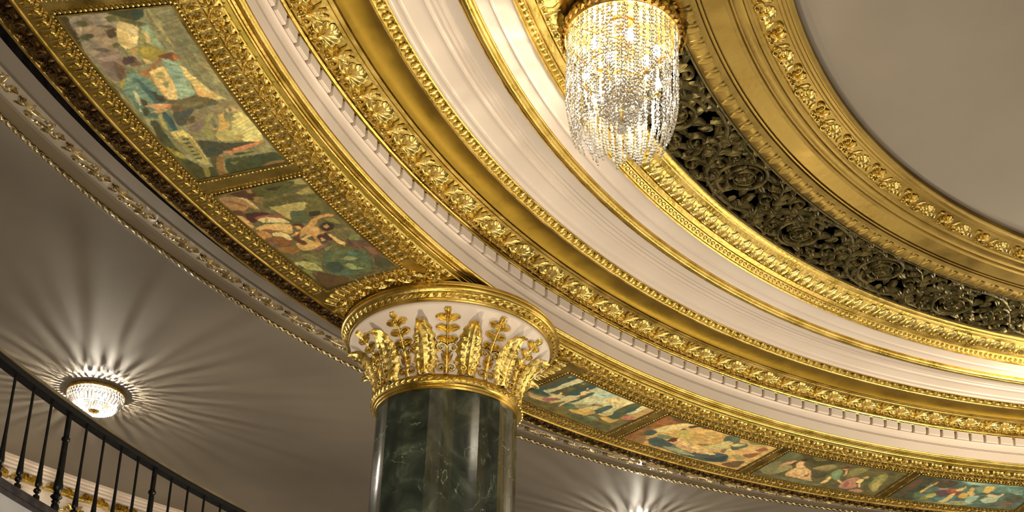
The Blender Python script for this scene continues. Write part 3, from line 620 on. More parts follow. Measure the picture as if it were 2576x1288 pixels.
([(0.421,0.438),(0.435,0.373),(0.46,0.342),(0.477,0.386),(0.456,0.442)],(222,174,108)),
([(0.409,0.421),(0.367,0.316),(0.347,0.2),(0.349,0.101),(0.368,0.041),(0.385,0.074),(0.37,0.146),(0.377,0.237),(0.421,0.321)],(206,150,82)),
([(0.354,0.087),(0.368,0.04),(0.387,0.076),(0.377,0.11)],(210,122,76)),
([(0.441,0.31),(0.419,0.239),(0.419,0.167),(0.466,0.15),(0.491,0.194),(0.5,0.29),(0.475,0.321)],(54,42,28)),
([(0.441,0.271),(0.433,0.209),(0.462,0.208),(0.471,0.258),(0.46,0.281)],(200,144,80)),
([(0.502,0.408),(0.482,0.33),(0.499,0.297),(0.518,0.376)],(212,142,80)),
([(0.509,0.407),(0.51,0.26),(0.578,0.307),(0.573,0.45),(0.534,0.461)],(70,44,40)),
([(0.511,0.317),(0.531,0.277),(0.598,0.269),(0.635,0.227),(0.656,0.268),(0.636,0.309),(0.569,0.316)],(226,184,112)),
([(0.505,0.635),(0.523,0.595),(0.554,0.618),(0.551,0.677),(0.526,0.707)],(92,50,28)),
([(0.506,0.639),(0.488,0.526),(0.495,0.461),(0.508,0.501),(0.513,0.583),(0.535,0.548),(0.57,0.508),(0.602,0.541),(0.57,0.597),(0.529,0.615)],(224,180,106)),
([(0.57,0.683),(0.555,0.575),(0.578,0.511),(0.608,0.506),(0.624,0.607),(0.62,0.71),(0.598,0.766),(0.537,0.737),(0.531,0.693)],(210,166,84)),
([(0.572,0.664),(0.569,0.573),(0.587,0.534),(0.608,0.628),(0.602,0.696)],(226,182,104)),
([(0.463,0.451),(0.518,0.45),(0.577,0.475),(0.604,0.49),(0.603,0.534),(0.546,0.499)],(206,148,76)),
([(0.534,0.421),(0.56,0.379),(0.579,0.392),(0.575,0.452)],(206,154,90)),
([(0.529,0.391),(0.551,0.344),(0.593,0.423),(0.586,0.462),(0.571,0.388)],(68,50,32)),
([(0.609,0.509),(0.592,0.368),(0.581,0.308),(0.608,0.39),(0.636,0.557),(0.631,0.703),(0.626,0.631)],(144,94,98)),
([(0.662,0.547),(0.705,0.246),(0.766,0.116),(0.9,0.209),(0.953,0.314),(0.945,0.515),(0.91,0.731),(0.839,0.759),(0.742,0.683)],(88,106,74)),
([(0.764,0.671),(0.785,0.505),(0.862,0.549),(0.892,0.704),(0.839,0.759)],(60,80,68)),
([(0.761,0.493),(0.762,0.365),(0.812,0.28),(0.807,0.406)],(152,154,96)),
([(0.822,0.514),(0.828,0.413),(0.869,0.405),(0.913,0.356),(0.898,0.491)],(158,164,102)),
([(0.71,0.305),(0.764,0.24),(0.789,0.295),(0.748,0.346)],(84,122,106)),
([(0.88,0.597),(0.913,0.468),(0.938,0.571),(0.909,0.685)],(84,120,102)),
([(0.598,0.189),(0.617,0.07),(0.72,-0.006),(0.859,0.024),(0.875,0.153),(0.737,0.119),(0.705,0.246)],(106,76,60)),
([(0.581,0.106),(0.596,0.003),(0.653,0.074),(0.62,0.176)],(126,130,66)),
([(0.711,0.107),(0.742,0.022),(0.824,0.043),(0.808,0.107)],(136,92,62)),
([(0.834,0.12),(0.893,0.006),(0.97,-0.014),(0.967,0.192),(0.9,0.209)],(76,76,50)),
([(0.641,0.518),(0.625,0.39),(0.611,0.33),(0.649,0.444),(0.666,0.531)],(130,128,86)),
([(0.641,0.838),(0.646,0.695),(0.739,0.699),(0.792,0.755),(0.727,0.79)],(126,130,72)),
([(0.682,0.985),(0.704,0.845),(0.748,0.778),(0.848,0.792),(0.797,0.895),(0.774,0.95),(0.72,0.978)],(184,182,106)),
([(0.692,0.979),(0.715,0.882),(0.759,0.972),(0.717,0.995)],(210,206,144)),
([(0.713,0.968),(0.739,0.94),(0.772,0.958),(0.752,1.004)],(90,100,70)),
([(0.763,1.044),(0.786,0.901),(0.932,1.036),(0.888,1.038)],(128,144,78)),
([(0.82,0.919),(0.845,0.813),(0.906,0.726),(0.966,0.612),(1.002,0.826),(0.998,1.005),(0.926,1.006)],(92,70,42)),
([(0.811,0.917),(0.822,0.868),(0.857,0.932)],(144,86,50)),
]),
3:(135.0,127.5,[
([(-0.031,0.926),(-0.007,-0.041),(0.963,-0.007),(0.996,1.04)],(118,104,56)),
([(-0.05,-0.016),(0.965,-0.063),(1.018,0.176),(0.776,0.528),(0.419,0.628),(0.093,0.653),(-0.018,0.676)],(206,206,166)),
([(0.227,0.061),(0.321,-0.026),(0.682,-0.036),(0.571,0.168),(0.415,0.277)],(176,200,186)),
([(0.539,0.114),(0.718,-0.054),(0.96,-0.056),(0.889,0.079),(0.698,0.29),(0.577,0.335)],(232,212,156)),
([(0.104,-0.042),(0.173,-0.023),(0.174,0.185),(0.177,0.43),(0.14,0.641),(0.112,0.473),(0.118,0.213)],(214,204,160)),
([(-0.016,0.709),(-0.032,0.269),(-0.014,0.024),(0.026,-0.046),(0.114,-0.026),(0.114,0.149),(0.102,0.277),(0.115,0.432),(0.081,0.602),(0.05,0.732)],(62,82,78)),
([(-0.023,0.43),(-0.024,0.253),(0.001,0.032),(0.052,0.082),(0.048,0.337),(0.052,0.583)],(88,84,48)),
([(0.038,0.089),(0.05,0.034),(0.065,0.101)],(206,200,150)),
([(-0.026,0.692),(0.024,0.597),(0.183,0.637),(0.171,0.694),(0.069,0.734)],(44,84,88)),
([(0.138,0.607),(0.158,0.428),(0.174,0.185),(0.184,-0.006),(0.232,-0.018),(0.326,-0.034),(0.338,0.12),(0.304,0.246),(0.312,0.412),(0.268,0.522),(0.175,0.578)],(86,92,58)),
([(0.246,0.453),(0.242,0.175),(0.274,0.017),(0.327,-0.018),(0.327,0.103),(0.355,0.269),(0.323,0.43)],(54,84,86)),
([(0.199,0.107),(0.221,0.053),(0.224,0.101)],(206,206,160)),
([(0.354,0.484),(0.363,0.221),(0.389,0.142),(0.413,0.243),(0.408,0.358),(0.407,0.576),(0.371,0.637)],(70,92,84)),
([(0.297,0.728),(0.356,0.627),(0.439,0.632),(0.52,0.68),(0.464,0.773),(0.385,0.759)],(84,112,86)),
([(0.43,0.647),(0.455,0.533),(0.532,0.478),(0.549,0.38),(0.608,0.357),(0.642,0.448),(0.546,0.6),(0.5,0.676)],(150,140,96)),
([(0.616,0.596),(0.631,0.429),(0.647,0.297),(0.693,0.298),(0.702,0.426),(0.696,0.579),(0.677,0.626)],(72,94,88)),
([(0.773,0.587),(0.752,0.386),(0.754,0.101),(0.797,-0.031),(0.849,-0.038),(0.871,0.209),(0.865,0.394),(0.86,0.618)],(92,96,58)),
([(0.834,0.387),(0.814,0.222),(0.836,0.051),(0.875,0.168),(0.864,0.343)],(60,84,84)),
([(0.773,0.587),(0.773,0.425),(0.834,0.37),(0.868,0.498),(0.858,0.629)],(64,86,80)),
([(0.914,0.253),(0.91,0.083),(0.96,-0.056),(1.016,0.074),(1.012,0.397),(0.93,0.514),(0.879,0.518)],(196,156,96)),
([(0.878,0.483),(0.901,0.377),(0.969,0.351),(0.981,0.441),(0.941,0.534)],(194,114,94)),
([(0.729,0.673),(0.799,0.602),(0.86,0.618),(0.904,0.516),(0.894,0.732),(0.812,0.728)],(212,172,86)),
([(0.673,0.634),(0.755,0.489),(0.719,0.328),(0.796,0.498),(0.769,0.63)],(204,178,112)),
([(0.015,0.762),(0.128,0.773),(0.183,0.746),(0.208,0.665),(0.279,0.759),(0.217,0.869),(0.076,0.869)],(200,168,116)),
([(0.195,0.689),(0.215,0.524),(0.247,0.524),(0.274,0.586),(0.232,0.677),(0.197,0.74)],(232,204,150)),
([(0.197,0.502),(0.203,0.457),(0.23,0.481),(0.233,0.531)],(230,196,140)),
([(0.206,0.47),(0.214,0.43),(0.245,0.437),(0.238,0.486)],(110,66,56)),
([(0.177,0.813),(0.201,0.715),(0.26,0.617),(0.264,0.732),(0.244,0.822)],(160,96,100)),
([(0.283,0.845),(0.264,0.732),(0.307,0.62),(0.328,0.439),(0.354,0.359),(0.367,0.444),(0.337,0.641),(0.302,0.737)],(232,202,142)),
([(0.358,0.806),(0.348,0.676),(0.36,0.493),(0.38,0.388),(0.383,0.471),(0.366,0.645),(0.377,0.792)],(222,190,128)),
([(0.333,0.34),(0.306,0.279),(0.313,0.215),(0.346,0.194),(0.365,0.27),(0.377,0.321),(0.354,0.359)],(230,200,142)),
([(0.327,0.192),(0.374,0.103),(0.419,0.017),(0.428,0.031),(0.388,0.126),(0.352,0.203)],(226,192,132)),
([(0.291,0.164),(0.288,0.115),(0.315,0.14),(0.323,0.187)],(230,192,138)),
([(0.269,0.182),(0.271,0.133),(0.291,0.135),(0.304,0.194),(0.295,0.219)],(92,54,48)),
([(0.345,0.375),(0.374,0.301),(0.387,0.322),(0.372,0.39)],(160,100,60)),
([(0.455,0.788),(0.53,0.699),(0.564,0.535),(0.672,0.617),(0.642,0.774),(0.544,0.823)],(216,178,92)),
([(0.51,0.695),(0.556,0.52),(0.576,0.444),(0.633,0.425),(0.607,0.484),(0.6,0.567),(0.537,0.68)],(230,196,136)),
([(0.537,0.471),(0.537,0.416),(0.558,0.437),(0.557,0.482)],(60,52,56)),
([(0.086,0.887),(0.188,0.848),(0.321,0.834),(0.447,0.838),(0.576,0.882),(0.674,0.834),(0.793,0.793),(0.894,0.749),(0.96,0.983),(0.758,0.997),(0.491,0.986),(0.222,0.973),(0.148,0.996)],(112,100,46)),
([(0.489,0.916),(0.565,0.862),(0.674,0.834),(0.785,0.879),(0.748,0.976),(0.607,0.941)],(76,92,62)),
([(0.642,0.774),(0.71,0.703),(0.792,0.758),(0.733,0.813)],(128,150,106)),
([(0.767,0.945),(0.804,0.813),(0.935,0.761),(0.96,0.947),(0.869,1.01)],(88,90,52)),
([(0.795,0.864),(0.823,0.783),(0.856,0.881),(0.832,0.918)],(92,64,56)),
]),
4:(126.4,117.1,[
([(-0.012,0.997),(-0.003,-0.023),(1.011,-0.054),(0.988,1.021)],(206,166,94)),
([(-0.003,1.015),(-0.024,-0.053),(0.154,-0.119),(0.23,-0.054),(0.146,0.15),(0.082,0.403),(0.084,0.591),(0.122,0.799),(0.132,1.018)],(142,92,46)),
([(-0.047,0.318),(-0.022,0.09),(0.062,0.137),(0.045,0.351)],(166,92,50)),
([(-0.005,-0.012),(0.107,-0.082),(0.221,-0.076),(0.202,0.062),(0.117,0.121)],(92,70,34)),
([(0.183,0.018),(0.259,-0.061),(0.408,-0.007),(0.374,0.061),(0.307,0.05),(0.259,0.178)],(74,72,42)),
([(0.052,0.644),(0.083,0.515),(0.139,0.538),(0.13,0.706),(0.094,0.729)],(70,88,78)),
([(0.049,0.805),(0.121,0.76),(0.2,0.943),(0.132,1.018)],(150,112,64)),
([(0.159,0.932),(0.163,0.866),(0.198,0.907),(0.202,0.987)],(224,146,96)),
([(0.231,0.352),(0.288,0.264),(0.373,0.322),(0.363,0.489),(0.264,0.452)],(196,180,92)),
([(0.316,0.221),(0.413,0.004),(0.52,0.073),(0.441,0.185)],(220,172,100)),
([(0.145,0.799),(0.185,0.654),(0.334,0.726),(0.495,0.792),(0.631,0.634),(0.779,0.585),(0.843,0.85),(0.743,0.946),(0.569,0.997),(0.325,0.937),(0.223,0.944)],(72,90,92)),
([(0.148,0.599),(0.213,0.533),(0.306,0.538),(0.26,0.65),(0.195,0.678)],(112,132,100)),
([(0.306,0.888),(0.381,0.809),(0.513,0.843),(0.609,0.9),(0.522,0.948),(0.399,0.938)],(156,160,122)),
([(0.344,0.75),(0.447,0.746),(0.562,0.771),(0.542,0.84),(0.428,0.815)],(196,182,112)),
([(0.637,0.898),(0.726,0.812),(0.748,0.665),(0.798,0.637),(0.813,0.89),(0.734,0.919)],(52,68,80)),
([(0.099,0.489),(0.1,0.335),(0.151,0.18),(0.178,0.08),(0.24,0.041),(0.264,-0.014),(0.278,0.056),(0.235,0.14),(0.235,0.214),(0.193,0.336),(0.162,0.52),(0.125,0.542)],(232,202,134)),
([(0.101,0.485),(0.109,0.32),(0.137,0.276),(0.152,0.44),(0.137,0.534)],(214,200,140)),
([(0.235,0.048),(0.24,-0.014),(0.274,-0.011),(0.273,0.045)],(190,96,60)),
([(0.235,0.14),(0.273,0.009),(0.302,0.057),(0.264,0.17)],(62,62,40)),
([(0.202,0.136),(0.245,0.162),(0.33,0.237),(0.364,0.299),(0.297,0.25),(0.24,0.207)],(220,182,110)),
([(0.229,0.299),(0.228,0.206),(0.269,0.237)],(96,112,84)),
([(0.274,0.705),(0.274,0.57),(0.306,0.519),(0.339,0.621),(0.306,0.692)],(104,50,42)),
([(0.311,0.569),(0.339,0.506),(0.43,0.542),(0.53,0.566),(0.641,0.62),(0.709,0.681),(0.68,0.727),(0.581,0.743),(0.476,0.742),(0.372,0.667)],(238,198,132)),
([(0.292,0.695),(0.372,0.667),(0.51,0.712),(0.664,0.723),(0.61,0.78),(0.49,0.78),(0.353,0.735)],(230,164,122)),
([(0.468,0.523),(0.521,0.464),(0.605,0.365),(0.57,0.471),(0.511,0.556)],(150,110,70)),
([(0.545,0.564),(0.551,0.461),(0.61,0.339),(0.598,0.151),(0.614,0.093),(0.662,0.175),(0.675,0.307),(0.687,0.48),(0.612,0.583)],(202,196,132)),
([(0.612,0.583),(0.673,0.461),(0.681,0.525),(0.651,0.606)],(226,170,118)),
([(0.712,0.446),(0.719,0.361),(0.762,0.417),(0.76,0.534),(0.739,0.62)],(202,196,132)),
([(0.673,0.461),(0.712,0.446),(0.73,0.574),(0.691,0.57)],(140,104,82)),
([(0.602,0.257),(0.554,0.1),(0.57,0.042),(0.65,-0.011),(0.707,0.152),(0.778,0.135),(0.802,0.178),(0.774,0.326),(0.752,0.43),(0.689,0.325),(0.677,0.193),(0.627,0.185)],(84,98,84)),
([(0.67,0.276),(0.717,0.177),(0.767,0.148),(0.761,0.231),(0.719,0.323)],(204,190,124)),
([(0.614,0.093),(0.654,0.02),(0.687,0.142),(0.652,0.151)],(108,122,104)),
([(0.78,0.546),(0.797,0.185),(0.849,0.119),(0.91,0.118),(0.92,0.517),(0.869,0.583)],(216,172,112)),
([(0.789,0.572),(0.84,0.505),(0.934,0.577),(0.886,0.676)],(158,146,92)),
([(0.821,0.958),(0.875,0.729),(0.947,0.637),(0.97,0.961)],(110,82,54)),
([(0.729,0.05),(0.781,-0.053),(0.923,-0.009),(0.865,0.062),(0.808,0.115)],(110,116,58)),
([(0.881,0.265),(0.911,0.08),(0.97,0.155),(0.926,0.283)],(150,92,64)),
([(0.851,0.472),(0.925,0.322),(0.957,0.245),(0.95,0.518),(0.899,0.544)],(146,92,66)),
]),
5:(116.1,106.45,[
([(-0.032,0.957),(-0.009,-0.029),(0.997,0.012),(1.013,1.051)],(92,88,54)),
([(-0.021,0.089),(0.054,-0.034),(0.12,0.112),(0.113,0.305),(0.057,0.484)],(100,104,66)),
([(0.063,-0.008),(0.177,-0.062),(0.351,-0.026),(0.461,-0.025),(0.406,0.139),(0.316,0.306),(0.199,0.172)],(66,64,36)),
([(0.194,0.029),(0.32,-0.031),(0.326,0.073),(0.271,0.168)],(100,96,50)),
([(0.007,0.815),(-0.005,0.559),(0.05,0.378),(0.114,0.57),(0.165,0.82),(0.102,0.935)],(124,122,84)),
([(0.11,0.69),(0.105,0.542),(0.158,0.442),(0.205,0.541),(0.178,0.726),(0.155,0.832)],(150,142,94)),
([(0.014,0.925),(0.113,0.881),(0.242,0.888),(0.445,0.862),(0.577,0.884),(0.468,1.036),(0.239,0.97)],(108,110,80)),
([(0.313,0.385),(0.406,0.139),(0.466,0.19),(0.446,0.398),(0.341,0.43)],(152,134,80)),
([(0.334,0.476),(0.444,0.438),(0.493,0.503),(0.472,0.716),(0.406,0.708)],(78,74,56)),
([(0.089,0.56),(0.089,0.408),(0.129,0.268),(0.15,0.263),(0.145,0.401),(0.115,0.53)],(204,150,112)),
([(0.145,0.381),(0.15,0.244),(0.157,0.33),(0.169,0.43)],(92,42,40)),
([(0.166,0.226),(0.172,0.157),(0.204,0.166),(0.212,0.232)],(66,40,32)),
([(0.175,0.385),(0.17,0.259),(0.206,0.238),(0.232,0.359),(0.309,0.465),(0.259,0.443),(0.226,0.518)],(220,178,124)),
([(0.215,0.801),(0.202,0.622),(0.217,0.49),(0.29,0.448),(0.346,0.502),(0.41,0.743),(0.442,0.826),(0.385,0.848),(0.295,0.828),(0.249,0.841)],(206,164,112)),
([(0.235,0.546),(0.277,0.499),(0.319,0.723),(0.294,0.712)],(228,190,134)),
([(0.349,0.729),(0.352,0.553),(0.379,0.736)],(150,104,70)),
([(0.337,0.782),(0.419,0.772),(0.467,0.84),(0.4,0.851)],(196,150,110)),
([(0.503,0.724),(0.484,0.474),(0.493,0.276),(0.534,0.292),(0.538,0.42),(0.517,0.632)],(98,112,66)),
([(0.512,0.522),(0.488,0.394),(0.504,0.265),(0.544,0.301),(0.573,0.463),(0.612,0.617),(0.593,0.673),(0.545,0.605)],(116,146,108)),
([(0.521,0.882),(0.522,0.743),(0.511,0.542),(0.545,0.605),(0.555,0.808)],(222,184,122)),
([(0.594,0.653),(0.612,0.617),(0.669,0.717),(0.667,0.758)],(216,178,122)),
([(0.515,0.254),(0.531,0.165),(0.557,0.159),(0.562,0.266)],(222,176,120)),
([(0.557,0.271),(0.569,0.241),(0.602,0.397),(0.603,0.491),(0.582,0.378)],(216,170,112)),
([(0.491,0.222),(0.517,0.123),(0.576,0.104),(0.555,0.198),(0.521,0.249)],(110,60,36)),
([(0.463,0.157),(0.471,0.093),(0.508,0.095),(0.493,0.183)],(116,98,50)),
([(0.674,0.908),(0.645,0.586),(0.685,0.434),(0.733,0.429),(0.746,0.646),(0.798,0.755),(0.763,0.904)],(184,124,104)),
([(0.678,0.748),(0.676,0.595),(0.722,0.707),(0.729,0.857)],(146,88,78)),
([(0.738,0.615),(0.741,0.459),(0.773,0.469),(0.785,0.611),(0.763,0.631)],(228,200,140)),
([(0.772,0.662),(0.771,0.585),(0.824,0.772),(0.81,0.784)],(226,186,128)),
([(0.739,0.404),(0.76,0.329),(0.784,0.364),(0.764,0.439)],(200,166,90)),
([(0.761,0.946),(0.821,0.813),(0.886,0.874),(0.864,0.972)],(176,122,110)),
([(0.571,0.201),(0.631,0.072),(0.699,0.084),(0.689,0.354),(0.638,0.515)],(132,126,70)),
([(0.798,0.485),(0.829,0.158),(0.893,0.18),(0.947,0.666),(0.965,0.886),(0.902,0.782)],(138,138,76)),
([(0.873,0.651),(0.871,0.347),(0.938,0.635),(0.948,0.822)],(176,164,96)),
([(0.769,0.434),(0.828,0.346),(0.845,0.598),(0.805,0.632)],(84,94,60)),
]),
6:(105.5,96.0,[
([(0.01,1.113),(-0.023,-0.005),(1.074,-0.112),(0.972,0.966)],(80,108,104)),
([(-0.006,0.93),(-0.024,0.029),(0.131,-0.005),(0.197,0.026),(0.148,0.205),(0.164,0.573),(0.22,0.925),(0.15,1.054),(0.04,1.054)],(66,72,54)),
([(0.011,0.527),(0.012,0.225),(0.065,0.113),(0.082,0.325),(0.081,0.63)],(92,70,60)),
([(0.017,0.755),(0.038,0.623),(0.093,0.778),(0.069,0.873)],(88,62,58)),
([(0.143,0.135),(0.242,0.034),(0.35,0.117),(0.356,0.299),(0.269,0.39),(0.183,0.332)],(84,74,60)),
([(0.152,0.658),(0.168,0.38),(0.193,0.139),(0.202,0.245),(0.182,0.484),(0.19,0.671)],(210,170,88)),
([(0.232,0.917),(0.219,0.729),(0.274,0.732),(0.293,0.916)],(122,130,66)),
([(0.256,0.822),(0.24,0.677),(0.28,0.592),(0.313,0.668),(0.303,0.791)],(178,170,84)),
([(0.139,0.744),(0.152,0.581),(0.204,0.779),(0.202,0.937)],(84,112,88)),
([(0.259,0.51),(0.334,0.425),(0.38,0.55),(0.402,0.691),(0.322,0.701)],(88,70,88)),
([(0.249,0.421),(0.333,0.369),(0.334,0.425),(0.278,0.452)],(186,126,104)),
([(0.324,0.022),(0.537,-0.022),(0.824,-0.045),(0.848,0.054),(0.625,0.154),(0.416,0.153)],(120,158,154)),
([(0.378,0.064),(0.559,0.058),(0.542,0.103),(0.433,0.113)],(182,196,180)),
([(0.571,0.107),(0.865,0.121),(0.929,0.394),(0.798,0.297),(0.675,0.354)],(104,146,142)),
([(0.315,0.784),(0.474,0.65),(0.483,0.8),(0.352,0.878)],(76,128,140)),
([(0.342,1.004),(0.507,0.786),(0.652,0.827),(0.616,0.964),(0.453,1.015)],(142,150,120)),
([(0.496,0.22),(0.573,0.142),(0.626,0.378),(0.579,0.439)],(112,142,124)),
([(0.492,0.448),(0.478,0.23),(0.511,0.249),(0.541,0.421),(0.576,0.479),(0.55,0.569)],(220,178,96)),
([(0.602,0.39),(0.573,0.142),(0.643,0.116),(0.665,0.284),(0.654,0.409)],(230,188,100)),
([(0.465,0.616),(0.468,0.461),(0.523,0.488),(0.551,0.685),(0.498,0.694)],(224,174,90)),
([(0.335,0.482),(0.345,0.362),(0.412,0.323),(0.445,0.398),(0.457,0.582),(0.438,0.67),(0.384,0.567)],(146,70,58)),
([(0.354,0.394),(0.393,0.333),(0.42,0.489),(0.392,0.543)],(176,104,78)),
([(0.377,0.923),(0.403,0.808),(0.4,0.576),(0.42,0.489),(0.441,0.63),(0.444,0.862),(0.418,0.925)],(224,190,124)),
([(0.394,0.389),(0.421,0.28),(0.448,0.302),(0.449,0.415),(0.419,0.459)],(224,192,120)),
([(0.427,0.276),(0.422,0.205),(0.442,0.231),(0.452,0.319)],(214,190,120)),
([(0.449,0.415),(0.468,0.272),(0.504,0.384),(0.476,0.438)],(110,134,96)),
([(0.555,0.76),(0.541,0.535),(0.623,0.531),(0.636,0.757),(0.6,0.893)],(150,186,176)),
([(0.657,0.476),(0.675,0.41),(0.757,0.467),(0.769,0.348),(0.785,0.397),(0.769,0.576),(0.7,0.57)],(212,190,152)),
([(0.658,0.706),(0.68,0.541),(0.761,0.541),(0.769,0.461),(0.789,0.721),(0.733,0.826)],(168,188,166)),
([(0.751,0.413),(0.772,0.346),(0.781,0.399)],(206,150,90)),
([(0.814,0.594),(0.835,0.395),(0.917,0.399),(0.961,0.533),(0.94,0.735),(0.875,0.684)],(80,88,74)),
([(0.785,0.762),(0.887,0.679),(0.94,0.735),(0.939,0.853),(0.834,0.858)],(122,92,80)),
([(0.831,0.321),(0.889,0.335),(0.884,0.374)],(170,180,130)),
]),
}
# ---------------------------------------------------------------- pierced bronze grille
gr = thing('pierced_grille', 'green bronze pierced scrollwork grille ring with rosettes over a dark void', 'grille', polar(1.135, 140, 1.082))
lathe('backing', [(1.0842, 1.0850), (1.0842, 1.1150), (1.1862, 1.1150), (1.1862, 1.0850)], M_['black'], gr, n=180)
GP = (-1.3, .55, 1, .55, -1.3)
def grille_mesh(s, seed):
    rnd = random.Random(seed); b = MB(); cy = .050 * s; GL = (-1.6, .5, 1, .35, 1, .5, -1.6)
    for k in range(11): petal(b, .020 * math.cos(k * .571), cy + .020 * math.sin(k * .571), math.degrees(k * .571), .062, .038, .022, 4, (0, 1, .4, 1, 0), 0, .4, 1.3)
    boss(b, 0, cy, .026, .036)
    ribbon(b, [(.094 * math.cos(i * .3142), cy + .094 * math.sin(i * .3142)) for i in range(21)], .026, .020, GP)
    def leafy(pts, w0, w1, side, n, L, W):          # a stem that throws curling lobes to one or both sides
        m = len(pts); ribbon(b, pts, [w0 + (w1 - w0) * i / (m - 1) for i in range(m)], .020, GP)
        for q in range(n):
            t = (q + .5) / n * (m - 1); i = min(int(t), m - 2); f = t - i
            x = pts[i][0] + (pts[i + 1][0] - pts[i][0]) * f; y = pts[i][1] + (pts[i + 1][1] - pts[i][1]) * f
            a = math.degrees(math.atan2(pts[i + 1][1] - pts[i][1], pts[i + 1][0] - pts[i][0]))
            for sd in ((side,) if side else (-1, 1)):
                l = L * rnd.uniform(.75, 1.15)
                if abs(y + l * .8 * math.sin(R_(a + sd * 50))) > .315: l *= .55
                petal(b, x, y, a + sd * 38, l, W, .020, 6, GL, sd * rnd.uniform(30, 75), .25, .75)
    def sp(cx, c_y, r, turns, a0, sg, r1, n=30):
        return [(cx + r * (1 - t * (1 - r1)) * math.cos(R_(a0) + sg * t * turns * 6.283), c_y + r * (1 - t * (1 - r1)) * math.sin(R_(a0) + sg * t * turns * 6.283)) for t in [i / n for i in range(n + 1)]]
    leafy(sp(0, cy, .245, 1.25, -105 * s, s, .56), .066, .046, -s, 11, .125, .078)
    leafy(sp(0, cy, .165, .95, 40 * s, s, .85), .022, .022, s, 6, .075, .048)
    leafy([(-.56, -.11 * s), (-.46, -.185 * s), (-.34, -.245 * s), (-.18, -.268 * s), (-.02, -.258 * s), (.14, -.225 * s), (.26, -.165 * s), (.35, -.07 * s), (.43, .03 * s), (.50, .09 * s), (.57, .11 * s)], .064, .064, 0, 7, .125, .076)
    leafy([(.16, .235 * s), (.26, .262 * s), (.38, .255 * s), (.47, .215 * s), (.54, .14 * s)], .03, .05, 0, 3, .12, .076)
    leafy([(-.50, .05 * s), (-.42, .16 * s), (-.33, .235 * s), (-.20, .275 * s)], .05, .03, 0, 3, .12, .074)
    for (x, y, r, a0, sg) in ((-.38, .045, .078, 200, 1), (.41, -.205, .082, 90, -1), (.30, .13, .055, 270, 1), (-.27, .17, .045, 0, -1), (.30, -.02, .045, 120, 1), (-.47, -.02, .05, 30, -1)):
        spiral(b, x, y * s, r, 1.35, a0 * s, .034, .024, 16, sg * s, .15, GP); boss(b, x, y * s, .016, .026, 6)
    for (x, y, a) in ((-.50, .24, 20), (.48, -.08, 90), (.53, -.25, 120), (.22, -.27, 10), (-.52, -.27, 70), (.02, .295, 0), (-.30, -.14, 80), (.49, .28, 200), (-.30, -.20, 150), (.40, .16, 60), (.33, .20, -60), (-.53, .15, -80)):
        petal(b, x, y * s, a * s, rnd.uniform(.12, .16), .072, .020, 6, GL, rnd.uniform(-60, 60), .25, .8)
    for q in range(34):          # lower layer of broad leaves that closes most of the gaps
        x, y = rnd.uniform(-.52, .52), rnd.uniform(-.27, .27)
        if math.hypot(x, y - cy) > .11: petal(b, x, y, rnd.uniform(0, 360), rnd.uniform(.10, .16), .062, .012, 5, (-.6, .6, 1, .4, 1, .6, -.6), rnd.uniform(-70, 70), .3, .8, -.016)
    for q in range(3):
        x, y = rnd.uniform(-.5, .5), rnd.choice((-1, 1)) * rnd.uniform(.2, .28); boss(b, x, y, .024, .024, 7)
    return b.map(bend(1.1353)).mesh('scroll_panel', M_['bronze'])
gm = [grille_mesh(-1, 3), grille_mesh(1, 5)]
for i, a in enumerate(arange(142.1 - 6 * 8.75, 178, 8.75)): place('scroll_panel', gm[i % 2], a, 1.1353, 1.0830, gr)
b = MB()
for e in (1.0855, 1.1850): lathe_mb([(e - .0018, 1.0850), (e - .0014, 1.0808), (e + .0014, 1.0808), (e + .0018, 1.0850)], 90, 178, 180, mb=b)
o = link('rim', b.mesh('rim', M_['bronze']), gr)

# ---------------------------------------------------------------- painted ceiling panels
def lattice(seed): return np.random.RandomState(seed).rand(96, 96)
def vnoise(x, y, g):
    xi = np.floor(x).astype(int); yi = np.floor(y).astype(int); fx = x - xi; fy = y - yi
    fx = fx * fx * (3 - 2 * fx); fy = fy * fy * (3 - 2 * fy); n = g.shape[0]
    a = g[xi % n, yi % n]; b = g[(xi + 1) % n, yi % n]; c = g[xi % n, (yi + 1) % n]; d = g[(xi + 1) % n, (yi + 1) % n]
    return (a * (1 - fx) + b * fx) * (1 - fy) + (c * (1 - fx) + d * fx) * fy
def inside(px, py, poly):
    r = np.zeros(px.shape, bool); n = len(poly); j = n - 1
    for i in range(n):
        (xi, yi), (xj, yj) = poly[i], poly[j]
        if yi != yj: r ^= ((yi > py) != (yj > py)) & (px < (xj - xi) * (py - yi) / (yj - yi) + xi)
        j = i
    return r
def lin(c): c = np.asarray(c, float) / 255; return np.where(c <= .04045, c / 12.92, ((c + .055) / 1.055) ** 2.4)
PLAB = {0: 'painted panel with blue-green sky cropped at the upper left corner of the photo', 1: 'painted panel of a rocky shore, blossom tree and cream balustrade, largest one at left',
        2: 'painted panel of reclining figures in a glade, just left of the column capital', 3: 'painted panel of dark blue trees and pale sky, just right of the column capital',
        4: 'painted panel of pale bathers by water on ochre ground, second right of the column', 5: 'painted panel of dancers in green and pink dresses, third right of the column',
        6: 'painted panel of teal sea with a red-draped figure, farthest right at the lower corner'}
RI, RO = 1.5855, 1.7175
PAINT[0] = (180.5, 171.35, [([(-.1, -.1), (-.1, 1.1), (1.1, 1.1), (1.1, -.1)], (108, 132, 120)), ([(.5, .1), (.95, .05), (.98, .4), (.6, .5)], (150, 170, 160)), ([(.3, .6), (.9, .6), (.99, .95), (.4, .95)], (74, 80, 50))])
